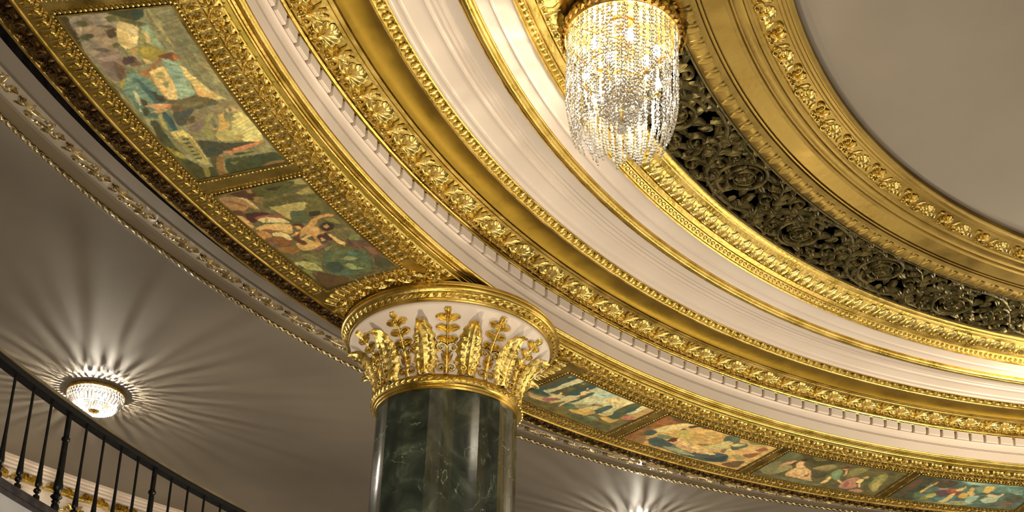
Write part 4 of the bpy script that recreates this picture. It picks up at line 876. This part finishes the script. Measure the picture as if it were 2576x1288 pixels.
for k in sorted(PAINT):
    a0, a1, rows = PAINT[k]; nu, nv = (420, 200) if k in (1, 2) else (300, 130) if k else (60, 40)
    u, v = np.meshgrid((np.arange(nu) + .5) / nu, (np.arange(nv) + .5) / nv, indexing='ij')
    g1, g2, g3, g4 = [lattice(k * 10 + q) for q in range(4)]
    asp = (a0 - a1) * 1.65 * R_(1) / (RO - RI)
    U, V = u * asp, v
    wu = (vnoise(U * 8, V * 8, g1) - .5) * .030 + (vnoise(U * 24, V * 24, g2) - .5) * .026 + (vnoise(U * 60, V * 60, g3) - .5) * .016
    wv = (vnoise(U * 8 + 31, V * 8 + 7, g1) - .5) * .030 + (vnoise(U * 24 + 11, V * 24 + 5, g2) - .5) * .026 + (vnoise(U * 60 + 3, V * 60 + 9, g3) - .5) * .016
    pu, pv = u + wu / asp, v + wv
    colr = np.zeros((nu, nv, 3)); colr[:] = (100, 95, 62)
    def soft(mk, r):
        for ax in (0, 1):
            k_ = np.cumsum(np.pad(mk, [(r + 1, r) if d == ax else (0, 0) for d in (0, 1)], mode='edge'), axis=ax)
            mk = (np.take(k_, range(2 * r + 1, k_.shape[ax]), ax) - np.take(k_, range(0, k_.shape[ax] - 2 * r - 1), ax)) / (2 * r + 1)
        return mk
    def rounded(p):
        for _ in range(1):
            o_ = []
            for i in range(len(p)):
                (x0, y0), (x1, y1) = p[i], p[(i + 1) % len(p)]
                o_ += [(.82 * x0 + .18 * x1, .82 * y0 + .18 * y1), (.18 * x0 + .82 * x1, .18 * y0 + .82 * y1)]
            p = o_
        return p
    for q, (poly, c) in enumerate(rows):
        ext = max(p[0] for p in poly) - min(p[0] for p in poly); small = ext < .20; w = .2 if small else .5 if ext < .42 else .9
        m_ = inside(u + wu / asp * w, v + wv * w, rounded(poly) if q else poly).astype(float)
        if q: m_ = soft(m_, 1)
        th = q * 1.3; sx = U * math.cos(th) + V * math.sin(th); sy = -U * math.sin(th) + V * math.cos(th)
        br = (vnoise(sx * 12 + q * 7, sy * 60, g3) - .5) * (.14 if small else .24) + (vnoise(U * 14 + q * 3, V * 14, g4) - .5) * (.14 if small else .26) + (vnoise(U * 34 + q * 3, V * 34, g2) - .5) * .16
        hue = (vnoise(U * 9 + q * 5, V * 9 + 3, g1) - .5)
        cc = np.array(c, float)[None, None, :] * (1 + br[..., None]) + hue[..., None] * np.array([16, 2, -14])[None, None, :]
        colr = colr * (1 - m_[..., None]) + cc * m_[..., None]
    # broken brush dabs picking up neighbouring colour
    rs = np.random.RandomState(40 + k)
    for q in range(2200 if k in (1, 2) else 1300):
        x, y = rs.rand(), rs.rand(); i0, j0 = int(x * (nu - 1)), int(y * (nv - 1)); L = .012 + .032 * rs.rand(); th = rs.rand() * 3.14; wd = .004 + .007 * rs.rand()
        R = int((L + .01) * nv) + 2; i1, i2, j1, j2 = max(i0 - R, 0), min(i0 + R, nu), max(j0 - R, 0), min(j0 + R, nv)
        du, dv = (u[i1:i2, j1:j2] - x) * asp, v[i1:i2, j1:j2] - y
        s_, t_ = du * math.cos(th) + dv * math.sin(th), -du * math.sin(th) + dv * math.cos(th)
        m_ = (np.abs(s_) < L * .6) & (np.abs(t_) < wd)
        base = colr[i0, j0] * (1 + .24 * (rs.rand() - .5)) + np.array([8, 4, -8]) * (rs.rand() - .5)
        sub = colr[i1:i2, j1:j2]; sub[m_] = sub[m_] * .35 + base * .65
    colr *= (1 + (vnoise(U * 60, V * 60, g2) - .5) * .12)[..., None]
    colr = (colr * .78 + colr.mean(axis=2, keepdims=True) * .22 + 2) * np.array([1.02, 1.0, .88])
    rgb = lin(np.clip(colr, 4, 250)) * 1.12
    ue = np.arange(nu + 1) / nu; ve = np.arange(nv + 1) / nv
    cl_ = polar((RI + RO) / 2, (a0 + a1) / 2, .9858)
    t = thing('ceiling_painting', PLAB[k], 'painting', cl_, 'painted panels in the gilded soffit')
    A, Rr = np.meshgrid(np.radians(a0 - (a0 - a1) * ue), (RI + (RO - RI) * ve) * S, indexing='ij')
    co = np.stack([Rr * np.cos(A) - cl_.x, Rr * np.sin(A) - cl_.y, np.full(A.shape, ZH(.9860) - cl_.z)], -1).reshape(-1, 3)
    idx = np.arange((nu + 1) * (nv + 1)).reshape(nu + 1, nv + 1)
    quads = np.stack([idx[:-1, :-1], idx[:-1, 1:], idx[1:, 1:], idx[1:, :-1]], -1).reshape(-1, 4)
    me = bpy.data.meshes.new('canvas'); me.vertices.add(len(co)); me.vertices.foreach_set('co', co.ravel())
    me.loops.add(quads.size); me.loops.foreach_set('vertex_index', quads.ravel()); me.polygons.add(len(quads)); me.polygons.foreach_set('loop_start', np.arange(len(quads)) * 4)
    me.update(calc_edges=True); me.materials.append(M_['canvas'])
    pad = np.zeros((nu + 1, nv + 1, 4)); pad[..., 3] = 1
    src = np.pad(rgb, ((0, 1), (0, 1), (0, 0)), mode='edge'); pad[..., :3] = src
    ca = me.color_attributes.new('paint', 'FLOAT_COLOR', 'POINT'); ca.data.foreach_set('color', pad.ravel())
    cv = link('canvas', me); cv.parent = t
    # gilt bead border and slip
    b = MB(); da = .0032 / 1.65 * 57.3
    def P(r, a, n_=0): p = polar(r, a, .9862); return (p.x - cl_.x, p.y - cl_.y, p.z - cl_.z - n_)
    def bead(r, a):
        c = P(r, a, .004); rad = .0135; vs = [(c[0], c[1], c[2] - rad)]
        for z, f in ((-.5, .87), (0.15, 1.)):
            for q in range(6): vs.append((c[0] + rad * f * math.cos(q * 1.0472), c[1] + rad * f * math.sin(q * 1.0472), c[2] + z * rad))
        b.add(vs, [(0, 1 + (q + 1) % 6, 1 + q) for q in range(6)] + [(1 + q, 1 + (q + 1) % 6, 7 + (q + 1) % 6, 7 + q) for q in range(6)])
    for r in (RI - .0042, RO + .0042):
        for a in np.arange(a1 - .12, a0 + .13, .0060 / r * 57.3): bead(r, a)
    for a, sg in ((a0, 1), (a1, -1)):
        for r in np.arange(RI, RO, .0060): bead(r, a + sg * .16)
    o = link('bead_border', b.mesh('bead_border', M_['relief'])); o.parent = t; o['kind'] = 'stuff'
    b = MB()
    for (r0, r1, x0, x1) in ((RI - .0015, RI + .0012, a0, a1), (RO - .0012, RO + .0015, a0, a1), (RI, RO, a0 + .03, a0 - .05), (RI, RO, a1 + .05, a1 - .03)):
        n = 40 if abs(x0 - x1) > 1 else 1; pts = []
        for i in range(n + 1):
            a = x0 + (x1 - x0) * i / n; pts += [P(r0, a, 0), P(r0, a, .007), P(r1, a, .007), P(r1, a, 0)]
        b.add(pts, [(i * 4 + q, i * 4 + 4 + q, i * 4 + 5 + q, i * 4 + 1 + q) for i in range(n) for q in range(3)])
    o = link('gilt_slip', b.mesh('gilt_slip', M_['gold'], False)); o.parent = t

# ---------------------------------------------------------------- column
cbase = Vector((CC[0], CC[1], 0)); PH0 = math.degrees(math.atan2(cam.location.y - CC[1], cam.location.x - CC[0]))
camp = cam.matrix_world.translation; PH0 = math.degrees(math.atan2(camp.y - CC[1], camp.x - CC[0]))
colm = thing('marble_column', 'dark green fluted marble column with flaring cream capital and gold leaves', 'column', cbase)
b = MB(); nf, sub = 18, 8; rows = 16; vs = []; fs = []; n = nf * sub
for j in range(rows + 1):
    t = j / rows; h = -.2667 + (.846 + .2667) * t; R = (.1152 - .0065 * t ** 1.5) * S
    for i in range(n):
        ph = R_(PH0 + 5.8) + 2 * math.pi * i / n; x = (i % sub) / sub; dip = .050 * math.sin(math.pi * x) * R * .62
        vs.append(((R - dip) * math.cos(ph), (R - dip) * math.sin(ph), ZH(h)))
for j in range(rows):
    for i in range(n): k2 = (i + 1) % n; fs.append((j * n + i, j * n + k2, (j + 1) * n + k2, (j + 1) * n + i))
b.add(vs, fs); o = link('shaft', b.mesh('shaft', M_['marble'], True, 16)); o.parent = colm; o['label'] = 'dark green veined marble shaft with shallow flutes'
def collathe(name, prof, mt, n=96, angle=35):
    mb = MB(); lathe_mb([(r * S, ZH(h)) for r, h in prof], 0, 360, n, scaled=False, mb=mb)
    o = link(name, mb.mesh(name, mt, True, angle)); o.parent = colm; return o
collathe('base', [(.128, -.2667), (.128, -.25), (.124, -.245), (.126, -.235), (.122, -.225), (.113, -.222)], M_['brass'])
collathe('neck_ring', [(.1050, .8405), (.1092, .8405), (.1096, .8440), (.1118, .8442), (.1122, .8470), (.1148, .8480), (.1160, .8500), (.1164, .8530), (.1158, .8560), (.1142, .8582), (.1135, .8590), (.1130, .8605), (.1095, .8615), (.1080, .8640), (.1060, .8650)], M_['gold'])
BELL = [(.1060, .862), (.1068, .872), (.1088, .884), (.1122, .896), (.1172, .908), (.1240, .920), (.1320, .931), (.1410, .941), (.1490, .9475), (.1545, .9508), (.1560, .9525), (.1568, .9550), (.1560, .9580), (.1500, .9600)]
collathe('capital_bell', BELL, M_['cream'], 96, 40)
collathe('abacus_ring', [(.1540, .9575), (.1585, .9575), (.1592, .9598), (.1612, .9600), (.1618, .9622), (.1640, .9640), (.1652, .9665), (.1656, .9678), (.1682, .9684), (.1702, .9702), (.1712, .9732), (.1706, .9766), (.1686, .9788), (.1690, .9798), (.1630, .9802), (.1630, .9880)], M_['gold'], 128)
_br = np.array([p[0] for p in BELL[:10]]) * S; _bh = np.array([ZH(p[1]) for p in BELL[:10]])
_bl = np.concatenate([[0], np.cumsum(np.hypot(np.diff(_br), np.diff(_bh)))])
def bellmap(x, y, n_):
    e = .01; R, Z = np.interp(y, _bl, _br), np.interp(y, _bl, _bh); R2, Z2 = np.interp(y + e, _bl, _br), np.interp(y + e, _bl, _bh); R1, Z1 = np.interp(y - e, _bl, _br), np.interp(y - e, _bl, _bh)
    dr, dz = R2 - R1, Z2 - Z1; l = math.hypot(dr, dz) or 1; nr, nz = dz / l, -dr / l
    ph = x / R; r = R + nr * n_; return (r * math.cos(ph), r * math.sin(ph), Z + nz * n_)
# acanthus leaf
b = MB(); nr_, nc = 30, 11; vs = []; fs = []; Lb = _bl[-1]
for i in range(nr_ + 1):
    t = i / nr_; y = .02 + t * Lb * .86
    w = .112 * (math.sin(math.pi * (.20 + .74 * t ** 1.15)) ** .75) * (1 - .35 * t ** 6); w *= 1 + .10 * math.sin(t * 2 * math.pi * 8)
    for j in range(nc):
        c = -1 + 2 * j / (nc - 1)
        nn = (.004 if abs(c) > .99 else .018 + .026 * (1 - c * c) + .012 * math.cos(c * 9.4) + .013 * math.sin(t * 2 * math.pi * 8 - abs(c) * 4.5) * abs(c)) + .07 * max(0, (t - .80) / .20) ** 2
        vs.append((c * w, y - .015 * abs(c) * (1 - t), nn))
for i in range(nr_):
    for j in range(nc - 1): fs.append((i * nc + j, i * nc + j + 1, (i + 1) * nc + j + 1, (i + 1) * nc + j))
b.add(vs, fs)
for s in (-1, 1): spiral(b, s * .045, .07, .035, 1.1, 90, .016, .05, 12, s); petal(b, s * .02, .02, 90 - s * 30, .10, .04, .05, 5)
acan = b.map(bellmap).mesh('acanthus_leaf', M_['relief'], True, 60)
# palmette spray
b = MB(); pr = (0, .9, .55, 1, .55, .9, 0)
ribbon(b, [(0, .02 + i * .05) for i in range(12)], [.05, .05, .045, .04, .034, .03, .028, .026, .026, .024, .022, .02], .022)
for y, L, w in ((.335, .100, .066), (.430, .112, .072), (.525, .116, .074)):
    for s in (-1, 1):
        petal(b, s * .006, y - .03, 90 - s * 42, L, w, .034, 7, pr, -s * 62, .35, 1.1); boss(b, s * .022, y + .018, .013, .028, 7)
petal(b, 0, .545, 90, .096, .074, .034, 6, pr, 0, .75, 1.6)
for s in (-1, 1):
    spiral(b, s * .050, .255, .050, 1.25, 90 + s * 90, .017, .026, 16, -s); spiral(b, s * .058, .305, .024, 1.1, -90, .012, .024, 11, s)
    spiral(b, s * .045, .070, .046, 1.25, 90 + s * 90, .017, .026, 16, -s)
    petal(b, s * .005, .13, 90 - s * 45, .085, .034, .03, 6, pr, s * 30); petal(b, s * .005, .17, 90 - s * 20, .075, .03, .03, 6, pr, -s * 30); petal(b, s * .06, .13, 90 - s * 80, .045, .024, .024, 5)
    boss(b, s * .055, .255, .012, .03, 7); boss(b, s * .048, .07, .012, .03, 7)
spray = b.map(bellmap).mesh('palmette_spray', M_['relief'], True, 50)
for k in range(11):
    for nm, me, off in (('palmette_spray', spray, 0), ('acanthus_leaf', acan, 180 / 11)):
        o = link(nm, me); o.parent = colm; o.rotation_euler.z = R_(PH0 - 2.5 + k * 360 / 11 + off)
# carved bands on the two rings
b = MB()
for nn, R, h, L, w, cnt in ((0, .1642, .9640, .062, .042, 84), (1, .1162, .8530, .052, .040, 66)):
    for q in range(cnt):
        p = MB(); petal(p, -.02, -.012, 25, L, w, .012, 5, (0, 1, .4, 1, 0), 30); ph = 2 * math.pi * q / cnt; til = R_(-38 if nn == 0 else -20)
        for (x, y, n_) in p.v: pass
        vs = []
        for (x, y, n_) in p.v:
            rr = R * S + n_ * math.cos(til) + y * math.sin(-til) * (1 if nn == 0 else .2); zz = ZH(h) + y * math.cos(til) + n_ * math.sin(til); a = ph + x / (R * S)
            vs.append((rr * math.cos(a), rr * math.sin(a), zz))
        b.add(vs, p.f)
o = link('carved_band', b.mesh('carved_band', M_['relief'])); o.parent = colm; o['kind'] = 'stuff'

# ---------------------------------------------------------------- balustrade
bb = polar(1.7425, 160, .4825)
bal = thing('gallery_balustrade', 'black iron balustrade with turned balusters curving along the gallery edge at lower left', 'balustrade', bb)
lathe('handrail', [(1.7335, .6018), (1.7332, .6042), (1.7350, .6052), (1.7500, .6052), (1.7518, .6042), (1.7515, .6018), (1.7335, .6018)], M_['railwood'], bal, 147, 179, 120)['label'] = 'brown timber cap of the handrail'
lathe('rail_bar', [(1.7355, .6020), (1.7350, .5995), (1.7360, .5957), (1.7490, .5957), (1.7500, .5995), (1.7495, .6020)], M_['iron'], bal, 147, 179, 120)
def turned(name, prof, n=12):
    mb = MB(); lathe_mb(prof, 0, 360, n, scaled=False, mb=mb); return mb.mesh(name, M_['iron'], True, 40)
H = (.5965 - .482) * S
balm = turned('baluster', [(.0, 0), (.021, 0), (.022, .020), (.019, .034), (.009, .040), (.009, .046), (.020, .054), (.0245, .064), (.020, .075), (.009, .083), (.009, .088), (.018, .094), (.0215, .104), (.0215, .112), (.018, .150), (.0145, .205), (.0115, .29), (.0095, .42), (.009, H)])
newm = turned('newel', [(.0, 0), (.022, 0), (.028, .025), (.024, .045), (.018, .05), (.028, .065), (.018, .078), (.030, .086), (.039, .097), (.030, .110), (.016, .116), (.025, .124), (.016, .131), (.024, .140), (.033, .155), (.033, .172), (.025, .215), (.0225, .30), (.021, .40), (.0195, H - .205), (.019, H - .200), (.028, H - .192), (.028, H - .176), (.019, H - .168), (.0185, H - .05), (.019, H)], 14)
i = 0
for k in range(-9, 20):
    a = 167.83 - 1.0885 * k
    if 148.5 < a < 178.5:
        nw = (k - 3) % 5 == 0
        place('newel' if nw else 'baluster', newm if nw else balm, a, 1.7425, .4820, bal)

# ---------------------------------------------------------------- chandelier
ch = polar(CHR, CHA, 1.0830)
cn = thing('crystal_chandelier', 'lit crystal chandelier with a curtain of bead strands hanging from the grille', 'chandelier', ch)
zt_ = ZH(1.0605) - ch.z; zb_ = ZH(.9220) - ch.z; CR = .385
def chl(name, prof, mt=None, n=64, angle=35):
    mb = MB(); lathe_mb(prof, 0, 360, n, scaled=False, mb=mb); o = link(name, mb.mesh(name, mt or M_['brass'], True, angle)); o.parent = cn; return o
chl('canopy', [(.0, -.075), (.05, -.075), (.06, -.06), (.10, -.058), (.105, -.07), (.12, -.07), (.125, -.055), (.20, -.05), (.30, -.058), (.36, -.08), (.385, -.11), (.40, -.115), (.40, -.05)])
chl('crown_ring', [(.375, zt_ - .02), (.385, zt_ - .03), (.405, zt_ - .03), (.412, zt_ - .015), (.425, zt_), (.43, zt_ + .03), (.418, zt_ + .05), (.41, -.045), (.40, -.045), (.385, zt_ + .05), (.375, zt_ - .02)])
b = MB(); petal(b, 0, 0, 90, .062, .046, .014, 5, (0, 1, .5, 1, 0), 25, .3, .8)
cr = MB(); cr.v = [(n_, x, -y) for x, y, n_ in b.v]; cr.f = b.f; cr = cr.mesh('crest_leaf', M_['brass'])
for k in range(46):
    a = k * 2 * math.pi / 46; o = link('crest_leaf', cr); o.parent = cn; o.location = (.425 * math.cos(a), .425 * math.sin(a), zt_ + .035); o.rotation_euler.z = a
b = MB()
for k in range(9): petal(b, 0, 0, 90 + (k - 4) * 24, .085 if abs(k - 4) < 4 else .065, .026, .02, 5, (0, 1, 0), 0, .4, 1.3)
cr = MB(); cr.v = [(n_ + .2 * y, x, y) for x, y, n_ in b.v]; cr.f = b.f; cr = cr.mesh('crest_shell', M_['oldgold'])
for k in range(6):
    a = R_(PH0 + 97 + 60 * k); o = link('crest_shell', cr); o.parent = cn; o.location = (.435 * math.cos(a), .435 * math.sin(a), zt_ + .01); o.rotation_euler.z = a
for k in range(4):       # spokes of the frame
    a = R_(20 + 90 * k); mb = MB(); box_mb(mb, .04, .39, -.008, .008, zt_ - .035, zt_ - .022); o = link('spoke', mb.mesh('spoke', M_['brass'], False)); o.parent = cn; o.rotation_euler.z = a
chl('stem', [(.0, zb_ + .13), (.012, zb_ + .14), (.012, zt_ - .20), (.03, zt_ - .22), (.012, zt_ - .25), (.010, zt_ + .02), (.03, zt_ + .03), (.0, zt_ + .04)], n=16)
zi = zt_ - .40
chl('inner_ring', [(.150, zi), (.150, zi - .025), (.165, zi - .03), (.172, zi - .012), (.166, zi + .004), (.158, zi + .012), (.150, zi)], n=48)
chl('arm_ring', [(.24, zt_ - .30), (.245, zt_ - .312), (.255, zt_ - .312), (.26, zt_ - .30), (.25, zt_ - .292), (.24, zt_ - .30)], n=48)
for k in range(12):
    a = R_(8 + 30 * k); c, s = math.cos(a), math.sin(a); dz = 0 if k % 2 else -.17
    mb = MB(); pts = [(.02 + .23 * t, zt_ + dz - .27 - .06 * math.sin(math.pi * t)) for t in np.linspace(0, 1, 9)]
    vs = []; fs = []
    for i, (r, z) in enumerate(pts):
        for q in range(6): an = q * math.pi / 3; vs.append((r, .007 * math.cos(an), z + .007 * math.sin(an)))
    for i in range(8):
        for q in range(6): q2 = (q + 1) % 6; fs.append((i * 6 + q, i * 6 + q2, i * 6 + 6 + q2, i * 6 + 6 + q))
    mb.add(vs, fs); lathe_mb([(0, zt_ + dz - .295), (.026, zt_ + dz - .285), (.028, zt_ + dz - .28), (.012, zt_ + dz - .275), (.012, zt_ + dz - .235), (0, zt_ + dz - .235)], 0, 360, 12, .25, 0, False, mb)
    o = link('candle_arm', mb.mesh('candle_arm', M_['brass'])); o.parent = cn; o.rotation_euler.z = a
    mb = MB(); lathe_mb([(0, 0), (.016, .003), (.032, .030), (.029, .058), (.014, .092), (0, .115)], 0, 360, 10, scaled=False, mb=mb)
    o = link('bulb', mb.mesh('bulb', M_['bulb'], True, 180)); o.parent = cn; o.location = (.25 * c, .25 * s, zt_ + dz - .235); o['label'] = 'glowing candle bulb'
def crystal_bead(mb, x, y, z, r=.0134, th=.0092, a=0.):
    vs = [(-th, 0, 0), (th, 0, 0)]; ca, sa = math.cos(a), math.sin(a)
    for q in range(8): an = q * math.pi / 4; vs.append((0, r * math.cos(an), r * math.sin(an)))
    vs = [(x + vx * ca - vy * sa, y + vx * sa + vy * ca, z + vz) for vx, vy, vz in vs]
    fs = []
    for q in range(8): q2 = (q + 1) % 8; fs += [(0, 2 + q2, 2 + q), (1, 2 + q, 2 + q2)]
    mb.add(vs, fs)
def strand_mesh(L, seed, taper=0., r=.0134):
    rnd = random.Random(seed); mb = MB(); z = -.012; 
    while z > -L:
        t = -z / L; crystal_bead(mb, -taper * max(0, t - .55) ** 2, rnd.uniform(-.002, .002), z, r * rnd.uniform(.92, 1.05), .0075, rnd.uniform(-.6, .6)); z -= .0292 * r / .0134
    return mb.mesh('bead_strand', M_['crystal'], False)
Lc = zt_ - zb_; SM = [strand_mesh(Lc * f, i, .34) for i, f in enumerate((1.0, .96, .90, .98, .85, 1.02, .93))]
rj = random.Random(17)
def strands(n, R, ms, z, ph=0.):
    for k in range(n):
        a = ph + k * 2 * math.pi / n; o = link('bead_strand', ms[(k * 3 + k // 5) % len(ms)]); o.parent = cn
        a += rj.uniform(-.035, .035); R2 = R + rj.uniform(-.012, .008)
        o.location = (R2 * math.cos(a), R2 * math.sin(a), z - rj.uniform(0, .012)); o.rotation_euler.z = a
strands(66, CR, SM, zt_ - .02)
SI = [strand_mesh((Lc - .28) * f, 20 + i, .30) for i, f in enumerate((.90, 1.0, .84, .96))]
strands(34, .330, SI, zt_ - .30, .05)
ST = [strand_mesh(.23, 40, -.0), strand_mesh(.27, 41), strand_mesh(.20, 42)]
strands(30, .160, ST, zi - .025); strands(20, .120, ST, zi - .03, .1); strands(12, .075, ST, zi - .05, .1)
for zz, R, cnt in ((zi - .12, .150, 40), (zi - .15, .135, 36), (zi - .18, .12, 32), (zi - .21, .105, 28)):
    mb = MB()
    for q in range(cnt): a = q * 2 * math.pi / cnt; crystal_bead(mb, R * math.cos(a), R * math.sin(a), zz, .0134, .0092, a)
    o = link('bead_hoop', mb.mesh('bead_hoop', M_['crystal'], False)); o.parent = cn
# swags under the canopy
for k in range(24):
    a = k * 2 * math.pi / 24; mb = MB()
    for q in range(15):
        t = q / 14; r = .385 - .33 * t; z = zt_ + .03 - .13 * math.sin(math.pi * t * .9) ** 1.3; crystal_bead(mb, r, 0, z, .0112, .0075, 0)
    o = link('bead_swag', mb.mesh('bead_swag', M_['crystal'], False)); o.parent = cn; o.rotation_euler.z = a
mb = MB(); lathe_mb([(0, -.036), (.016, -.032), (.028, -.022), (.035, -.006), (.034, .010), (.024, .026), (.012, .034), (.012, .06), (.022, .065), (.012, .075), (0, .08)], 0, 360, 14, scaled=False, mb=mb)
o = link('finial_ball', mb.mesh('finial_ball', M_['crystal'], False)); o.parent = cn; o.location = (0, 0, zb_ + .06)

# ---------------------------------------------------------------- flush crystal lights on the gallery ceiling
def octagon():
    mb = MB(); r = .0205; vs = [(.010, 0, 0), (-.010, 0, 0)]
    for rr, x in ((r * .55, .009), (r, 0), (r * .55, -.009)):
        for q in range(8): a = q * math.pi / 4 + .39; vs.append((x, rr * math.cos(a), rr * math.sin(a)))
    fs = []
    for q in range(8):
        q2 = (q + 1) % 8; fs += [(0, 2 + q, 2 + q2), (2 + q, 10 + q, 10 + q2, 2 + q2), (10 + q, 18 + q, 18 + q2, 10 + q2), (1, 18 + q2, 18 + q)]
    mb.add(vs, fs); return mb.mesh('octagon_crystal', M_['crystal'], False)
def prism():
    mb = MB(); L, w, d = .088, .0165, .009
    vs = [(-d, -w, 0), (-d, w, 0), (d, -w * .4, -.008), (d, w * .4, -.008), (-d, -w * .8, -L), (-d, w * .8, -L), (d, -w * .32, -L + .008), (d, w * .32, -L + .008)]
    mb.add(vs, [(0, 1, 3, 2), (4, 6, 7, 5), (0, 4, 5, 1), (2, 3, 7, 6), (0, 2, 6, 4), (1, 5, 7, 3)]); return mb.mesh('prism', M_['crystal'], False)
OC, PRI = octagon(), prism()
def flush_light(r, a, label):
    t = thing('flush_light', label, 'ceiling light', polar(r, a, 1.0345), 'flush crystal lights on the gallery ceiling')
    def L_(name, prof, mt, n=48):
        mb = MB(); lathe_mb(prof, 0, 360, n, scaled=False, mb=mb); o = link(name, mb.mesh(name, mt)); o.parent = t; return o
    L_('rim', [(.295, -.001), (.308, -.001), (.311, -.02), (.307, -.044), (.296, -.046), (.292, -.02)], M_['brass'])
    L_('reflector', [(.0, -.012), (.15, -.010), (.292, -.008)], M_['greywall'])
    for R, z, n, off in ((.300, -.064, 44, 0), (.293, -.098, 44, .07)):
        for k in range(n):
            p = off + k * 2 * math.pi / n; o = link('octagon_crystal', OC); o.parent = t; o.location = (R * math.cos(p), R * math.sin(p), z); o.rotation_euler = (0, R_(8 + (off > 0) * 6), p)
    for k in range(40):
        p = k * 2 * math.pi / 40; o = link('prism', PRI); o.parent = t; o.location = (.284 * math.cos(p), .284 * math.sin(p), -.114); o.rotation_euler = (0, R_(33), p)
    for R, z in ((.222, -.196), (.196, -.208), (.170, -.218), (.144, -.226), (.118, -.232), (.092, -.237)):
        mb = MB(); n = int(2 * math.pi * R / .027)
        for q in range(n): p = q * 2 * math.pi / n; crystal_bead(mb, R * math.cos(p), R * math.sin(p), z, .0125, .010, p)
        o = link('bead_hoop', mb.mesh('bead_hoop', M_['crystal'], False)); o.parent = t
    L_('cap', [(.0, -.262), (.010, -.260), (.014, -.250), (.008, -.244), (.055, -.236), (.062, -.228), (.05, -.222), (.0, -.222)], M_['brass'], 24)
    L_('stem', [(.008, -.222), (.008, -.01)], M_['brass'], 10)
    for k in range(5):
        p = .4 + k * 1.2566; mb = MB(); lathe_mb([(0, -.036), (.02, -.03), (.036, 0), (.02, .03), (0, .036)], 0, 360, 10, scaled=False, mb=mb)
        o = link('bulb', mb.mesh('bulb', M_['coolbulb'], True, 180)); o.parent = t; o.location = (.17 * math.cos(p), .17 * math.sin(p), -.10); o['label'] = 'glowing frosted bulb'
    return t
flush_light(FLUSH[0][0], FLUSH[0][1], 'round flush crystal ceiling light shining above the black balustrade')
flush_light(FLUSH[1][0], FLUSH[1][1], 'round flush crystal ceiling light at the bottom edge right of the column')
